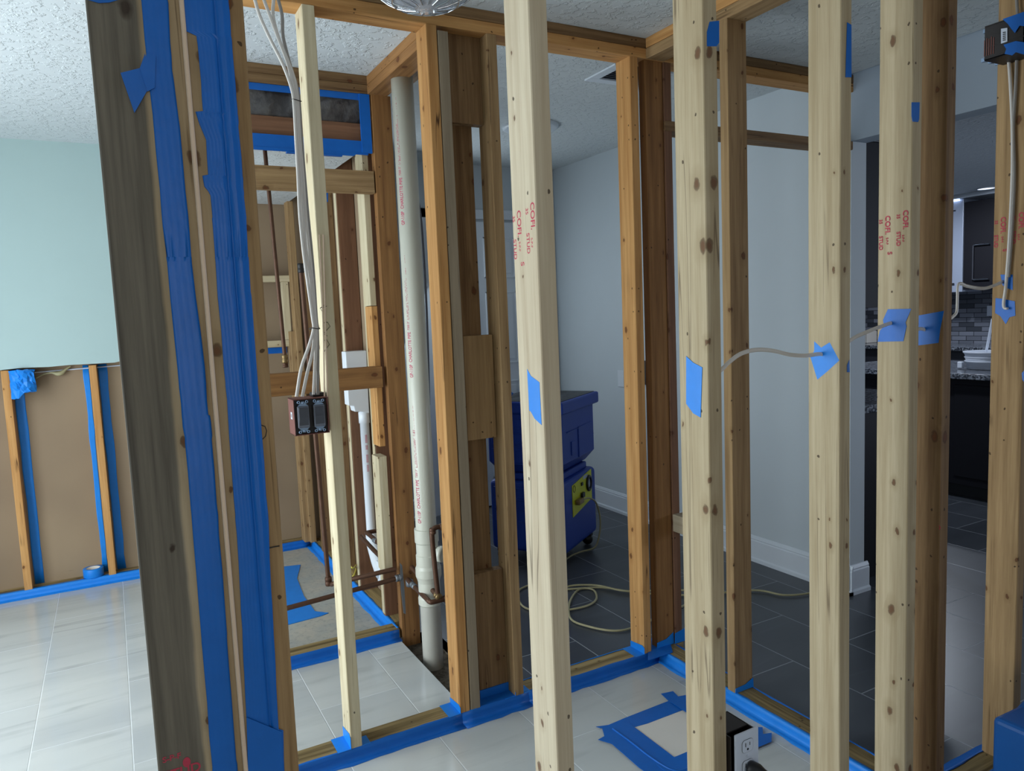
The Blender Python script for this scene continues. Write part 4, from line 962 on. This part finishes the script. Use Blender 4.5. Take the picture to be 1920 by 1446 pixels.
# ceiling vent and round ceiling light in the hall
vt = empty('ceiling_vent', 'square ceiling vent with dark louvres in the hall ceiling', 'vent', (2.24, 2.86, 2.54))
vx0, vx1, vy0, vy1 = 2.07, 2.40, 2.74, 2.98
f = MB().box(vx0, vx1, vy0, vy0+.05, 2.532, 2.54).box(vx0, vx1, vy1-.05, vy1, 2.532, 2.54).box(vx0, vx0+.05, vy0+.05, vy1-.05, 2.532, 2.54).box(vx1-.05, vx1, vy0+.05, vy1-.05, 2.532, 2.54)
loc(f, 'vent_frame', 'trimw', vt, bevel=.002)
loc(MB().box(vx0+.05, vx1-.05, vy0+.05, vy1-.05, 2.5385, 2.5395), 'vent_opening', 'greycab', vt)
lv = MB()
for k in range(6): lv.prism([(vx0+.05, vy0+.058+k*.022, 2.532), (vx0+.05, vy0+.070+k*.022, 2.538), (vx0+.05, vy0+.0715+k*.022, 2.538), (vx0+.05, vy0+.0595+k*.022, 2.532)], (vx1-vx0-.1, 0, 0))
o = loc(lv, 'louvre_blades', 'steel', vt)
cl = empty('ceiling_light', 'flat round white light on the hall ceiling', 'light', (2.27, 3.83, 2.54))
loc(MB().lathe([(.165, .0), (.165, -.012), (.15, -.02), (.125, -.022)], (2.27, 3.83, 2.54), 40), 'light_ring', 'trimw', cl)
loc(MB().lathe([(.125, -.022), (.10, -.03), (.05, -.034), (0, -.035)], (2.27, 3.83, 2.54), 40), 'light_lens', 'trimw', cl)
# crystal fixture
FXc = onz(795, -60, 2.32); fxx, fyy = FXc.x, FXc.y
fc = ony(796, 17, FXc.y); 
lf = empty('crystal_ceiling_light', 'crystal bowl ceiling light peeking in beside the top plate', 'light', (fxx, fyy, CZ))
R_ = .165; zb = ony(796, 17, fyy).z
dome = [(R_*math.sin(a), -R_*.82*math.cos(a)) for a in [k*math.pi/2/9 for k in range(10)]]
zc = zb+R_*.82
loc(MB().lathe([(r_, h_) for r_, h_ in dome], (fxx, fyy, zc), 28, smooth=False), 'crystal_bowl', 'crystal', lf)
wr_ = MB()
for k in range(14):
    a = 2*math.pi*k/14; wr_.tube([(fxx+r_*1.01*math.cos(a), fyy+r_*1.01*math.sin(a), zc+h_*1.01) for r_, h_ in dome[1:]], .0022, 6)
for r_, h_ in (dome[3], dome[6], dome[9]): wr_.tube([(fxx+r_*1.01*math.cos(k*math.pi/16), fyy+r_*1.01*math.sin(k*math.pi/16), zc+h_*1.01) for k in range(32)], .0025, 6, close=True)
loc(wr_, 'wire_cage', 'chrome', lf)
bd = MB()
for k in range(28):
    a = 2*math.pi*k/28; r_, h_ = dome[5 if k % 2 else 7]; bd.lathe([(0, -.012), (.009, 0), (0, .012)], (fxx+r_*.93*math.cos(a), fyy+r_*.93*math.sin(a), zc+h_*.93), 6)
loc(bd, 'crystal_drops', 'crystal', lf)
loc(MB().lathe([(R_, 0), (R_+.004, .01), (R_, .02), (.08, .03), (.07, CZ-zc), (0, CZ-zc)], (fxx, fyy, zc), 28), 'chrome_pan', 'chrome', lf)
# tape roll, bundled box, foam on the sheathed wall
rc = onz(176, 1083, .04)
tr = MB().lathe([(.036, 0), (.052, 0), (.053, .002), (.053, .046), (.052, .048), (.036, .048)], (rc.x, 4.845, .0405), 36)
to = tr.build('tape_roll', 'tape2'); tag(to, 'roll of blue tape resting on the plate of the sheathed wall', 'tape roll')
to.data.materials.append(M['tape2'])
into(MB().lathe([(.036, .0475), (.036, .0005), (.0345, .0005), (.0345, .0475), (.036, .0475)], (rc.x, 4.845, .0405), 36).build('cardboard_core', 'paper'), to)
p0, p1 = ony(22, 694, 4.79), ony(64, 735, 4.79)
bb = MB(); rnd = random.Random(9); nx, nz = 9, 8
for i in range(nx+1):
    for k in range(nz+1):
        bb.v.append(Vector((p0.x+(p1.x-p0.x)*i/nx+rnd.uniform(-.003, .003), 4.80-.02*math.sin(math.pi*i/nx)**.5-rnd.uniform(0, .012), p0.z+(p1.z-p0.z)*k/nz+rnd.uniform(-.003, .003)+(-.03 if k == nz and i < 4 else 0))))
bb.f = [(i*(nz+1)+k, i*(nz+1)+k+1, (i+1)*(nz+1)+k+1, (i+1)*(nz+1)+k) for i in range(nx) for k in range(nz)]; bb.sm = [False]*len(bb.f)
wb = empty('wrapped_box', 'socket box wrapped in crumpled bright blue tape below the mint drywall', 'box', (p0.x+.05, 4.84, p0.z-.06))
o = loc(bb, 'tape_wrap', 'tape2', wb); so = o.modifiers.new('t', 'SOLIDIFY'); so.thickness = .02; so.offset = 1
loc(MB().box(p0.x+.008, p1.x+.004, 4.815, 4.885, p1.z+.008, p0.z-.004), 'socket_box', 'boxblack', wb, bevel=.003)
fm = MB().tube(smooth([ony(x, y, 4.86) for x, y in ((68, 708), (80, 702), (95, 700), (105, 702), (113, 702), (122, 694), (130, 688))], 5), [.004]*26+[.010, .014, .012, .009, .006], 8) if False else MB().tube(smooth([ony(x, y, 4.862) for x, y in ((68, 709), (82, 702), (97, 699), (107, 701), (116, 699), (124, 692), (132, 687))], 4), [.004+.010*math.exp(-((i-14)/5)**2) for i in range(25)], 8)
tag(fm.build('foam_scrap', 'cord'), 'torn yellowish foam hanging under the mint drywall beside the wrapped box', 'foam')
tag(MB().tube(smooth(xp([(640, 1064), (655, 1061), (662, 1066)], 1.0)+[onz(668, 1060, .04), onz(664, 1078, .045), onz(650, 1088, .004), onz(640, 1094, .004)], 5), .004, 8).build('yellow_cable', 'cord2'), 'short yellow cable curling over the plate edge by the drain', 'cable')
# blue air mover at the right-hand edge
am = empty('air_mover', 'bright blue plastic air mover standing beside the near wall plate', 'fan', (1.95, .9, 0))
a_, b_ = ony(1860, 1343, 1.0), ony(1907, 1321, 1.0)
prof = [(a_.x, .015), (a_.x, a_.z), (b_.x-.004, b_.z), (b_.x+.05, b_.z+.02), (b_.x+.22, b_.z+.0), (b_.x+.34, b_.z-.10), (b_.x+.36, .015)]
loc(MB().prism([(x, .74, z) for x, z in prof], (0, .26, 0)), 'housing', 'bluepl2', am, bevel=.014, seg=3)
gr = MB()
for r_ in (.04, .07, .10, .13): gr.tube([(b_.x+.16+r_*math.cos(k*math.pi/16), .735, .24+r_*math.sin(k*math.pi/16)) for k in range(32)], .003, 6, close=True)
loc(gr, 'intake_grille', 'black', am)
loc(MB().lathe([(0, 0), (.14, 0), (.145, .004), (.145, .006)], (b_.x+.16, .741, .24), 32, (0, -1, 0)), 'intake_opening', 'black', am)
loc(MB().prism([(b_.x+.012, .733, b_.z-.012), (b_.x+.05, .733, b_.z-.005), (b_.x+.11, .733, .06), (b_.x+.07, .733, .05)], (0, .006, 0)), 'outlet_grille', 'black', am, bevel=.002)
for x in (a_.x+.03, b_.x+.30):
    for y in (.77, .97): loc(MB().box(x-.015, x+.015, y-.015, y+.015, 0, .02), 'rubber_foot', 'black', am)

# ================================================================== KITCHEN
pe = empty('kitchen_peninsula', 'dark peninsula with speckled granite top beyond the white hall wall end', 'peninsula', (3.6, 2.75, 0))
loc(MB().box(3.24, 3.92, 2.425, 3.06, .0, .879), 'base', 'darkcab', pe, bevel=.002)
loc(MB().box(3.235, 3.955, 2.39, 3.10, .88, .92), 'countertop', 'granite', pe, bevel=.004)
fa = MB().tube(smooth([(3.93, 2.98, .921), (3.93, 2.98, 1.02), (3.935, 2.97, 1.10), (3.96, 2.94, 1.13), (3.985, 2.91, 1.10)], 5), .011, 12)
tag(fa.build('kitchen_faucet', 'black'), 'glossy black gooseneck faucet on the near granite peninsula', 'faucet')
uc = empty('upper_cabinet', 'black hanging cabinet above the near granite peninsula', 'cabinet', (3.8, 3.0, 1.4))
loc(MB().box(3.26, 4.15, 2.85, 3.18, 1.40, 2.36), 'cabinet_body', 'darkcab', uc, bevel=.002)
loc(MB().box(3.255, 4.16, 2.835, 3.19, 2.36, 2.40), 'crown', 'greycab', uc, bevel=.004)
il = empty('kitchen_island', 'long black island with granite top carrying the white bucket', 'island', (5.6, 2.6, 0))
loc(MB().box(5.26, 6.18, 1.2, 4.1, .10, .865), 'base', 'darkcab', il, bevel=.003)
loc(MB().box(5.33, 6.1, 1.25, 4.05, 0, .10), 'toe_kick', 'black', il)
loc(MB().box(5.2, 6.22, 1.15, 4.15, .866, .906), 'countertop', 'granite', il, bevel=.004)
for k in range(3): loc(MB().box(5.252, 5.26, 1.26+k*.95, 2.14+k*.95, .16, .82), 'end_panel', 'darkcab', il, bevel=.004)
bc = onx(1852, 655, 5.62)
bk = empty('white_bucket', 'white bucket with ribbed rim on the black island', 'bucket', (5.62, bc.y, .906))
rb = .15
loc(MB().lathe([(0, .004), (rb-.02, .004), (rb-.018, .05), (rb-.006, .055), (rb-.004, .062), (rb-.014, .066), (rb-.006, .085), (rb-.002, .09), (rb-.012, .096), (rb, .118), (rb+.006, .122), (rb+.006, .130), (rb-.003, .130), (rb-.02, .02), (0, .012)], (5.62, bc.y, .906), 40), 'bucket_body', 'bucket', bk)
loc(MB().box(5.5, 5.53, bc.y+.115, bc.y+.15, .915, .96), 'handle_lug', 'bucket', bk, bevel=.004)
w0, w1 = onx(1850, 655, 5.62), onx(1861, 598, 5.62)
tag(MB().tube([w0+Vector((0, 0, -.06)), w0, w1], .009, 10).build('paint_stick', 'bucket'), 'white tube standing slanted in the white bucket', 'tube')
cw = empty('wall_cabinet', 'black wall cabinet with level chrome pulls above the far backsplash', 'cabinet', (8.0, 4.5, 1.5))
loc(MB().box(7.88, 8.249, 4.26, 4.565, 1.50, 2.40), 'cabinet_body', 'darkcab', cw, bevel=.003)
for z_ in (1.60, 1.95): loc(MB().tube([(7.86, 4.30, z_), (7.86, 4.45, z_)], .007, 8), 'pull', 'chrome', cw)
loc(MB().tube([(7.865, 4.46, 1.60), (7.865, 4.46, 1.95)], .008, 8), 'pull', 'greycab', cw)
sc_ = empty('fridge', 'tall pale steel fridge door lit from above in the far kitchen', 'fridge', (8.0, 4.8, 1.5))
loc(MB().box(7.9, 8.249, 4.585, 5.2, 1.48, 2.44), 'door_panel', 'steel', sc_, bevel=.004)
for z_ in (1.57, 2.33): loc(MB().tube([(7.885, 4.66, z_), (7.885, 4.80, z_)], .006, 8), 'hinge_bar', 'black', sc_)
struct('glow_strip', MB().box(7.87, 7.895, 4.62, 5.18, 2.425, 2.44), 'under')  # glowing strip lamp added for the white glow over the steel door
struct('trim_1', MB().box(7.86, 8.25, 4.2, 6.09, 2.445, 2.486), 'trimw')
struct('wall_backsplash', MB().box(8.235, 8.249, 1.0, 6.09, .92, 1.5).box(5.2, 8.249, 6.08, 6.099, .92, 1.5), 'splash')
bcn = empty('base_cabinets', 'charcoal base cabinets with granite along the far kitchen walls', 'cabinet', (7.9, 5, 0))
loc(MB().box(7.62, 8.23, 1.0, 6.07, .1, .88).box(5.3, 7.62, 5.63, 6.07, .1, .88), 'cabinet_body', 'greycab', bcn, bevel=.003)
loc(MB().box(7.58, 8.232, 1.0, 6.075, .881, .92).box(5.3, 7.58, 5.58, 6.075, .881, .92), 'countertop', 'granite', bcn, bevel=.003)
for k in range(5):
    xx = 5.34+k*.455; loc(MB().box(xx, xx+.43, 5.615, 5.629, .70, .86), 'drawer', 'greycab', bcn, bevel=.003); loc(MB().box(xx, xx+.43, 5.615, 5.629, .13, .68), 'door', 'greycab', bcn, bevel=.003)
uc2 = empty('upper_cabinet', 'row of black wall cabinets along the far kitchen wall', 'cabinet', (6.5, 5.9, 1.4))
loc(MB().box(5.3, 8.2, 5.75, 6.075, 1.45, 2.40), 'cabinet_body', 'darkcab', uc2, bevel=.003)
ot = empty('wall_outlet', 'white socket in a black plate on the far kitchen backsplash', 'outlet', (8.4, 6.05, 1.27))
pO = ony(1632, 586, 6.075)
loc(MB().box(pO.x-.09, pO.x+.09, 6.066, 6.078, 1.19, 1.34), 'cover_plate', 'black', ot, bevel=.003)
loc(MB().box(pO.x-.02, pO.x+.03, 6.060, 6.067, 1.22, 1.31), 'receptacle', 'white', ot, bevel=.003)
pT = ony(1629, 626, 5.75)
tag(MB().box(pT.x-.07, pT.x+.11, 5.72, 5.80, .921, 1.06).build('napkin_box', 'paper', None, .005), 'cream box on the far granite counter under the black socket plate', 'box')
rl = onz(1849, 353, 2.486)
kl = empty('recessed_light', 'round recessed light in the kitchen ceiling', 'light', (rl.x, rl.y, 2.487))
loc(MB().lathe([(.09, 0), (.09, -.006), (.075, -.008)], (rl.x, rl.y, 2.487), 28), 'light_ring', 'trimw', kl)
loc(MB().lathe([(.075, -.004), (0, -.003)], (rl.x, rl.y, 2.487), 28), 'light_lens', 'lamp', kl)
ol2 = empty('wall_outlet', 'small white socket on the tile backsplash behind the bucket', 'outlet', (8.2, 4.3, 1.2))
pq = onx(1857, 583, 8.23)
loc(MB().box(8.226, 8.235, pq.y-.035, pq.y+.035, pq.z-.055, pq.z+.055), 'cover_plate', 'white', ol2, bevel=.003)

# wires and wall plates seen beyond the framing
for k, (dx, dz) in enumerate(((0, 0), (5, 20))):
    flat_cable('electrical_cable', [ony(x+dx, y, 3.0) for x, y in [(770, 330), (783, 400), (789, 470), (794, 560), (797, 640), (800, 760)]], .005, 'greycab' if k else 'cable_grey', 'dark cable hanging behind the ivory vent stack, '+('the darker of two' if k else 'the paler of two'))
flat_cable('electrical_cable', [ony(x, y, 2.42) for x, y in [(1193, 84), (1194, 100), (1196, 140), (1200, 175), (1208, 205), (1211, 240)]], .0045, 'cable_grey', 'grey cable curving down beside the orange stud at the inner corner')
pt = onx(1211, 700, 3.118)
tag(MB().box(3.095, 3.119, pt.y-.045, pt.y+.04, pt.z-.075, pt.z+.085).build('thermostat', 'black', None, .006), 'small black control on the white hall wall behind the corner studs', 'control')
po = onx(1165, 710, 3.118)
tag(MB().box(3.112, 3.119, po.y-.035, po.y+.035, po.z-.058, po.z+.058).build('blank_plate', 'trimw', None, .002), 'blank white plate on the hall wall above the baseboard', 'plate')

GROUPS = {'stud': 'studs of the open framing', 'plate': 'top and bottom plates of the framing', 'blocking': 'short blocking boards between studs',
          'tape': 'blue painters tape on floor and framing', 'cable': 'loose electrical cables', 'outlet': 'wall outlets'}
for o in list(S.objects):
    if not o.parent and o.get('category') in GROUPS and not o.get('group'): o['group'] = GROUPS[o['category']]
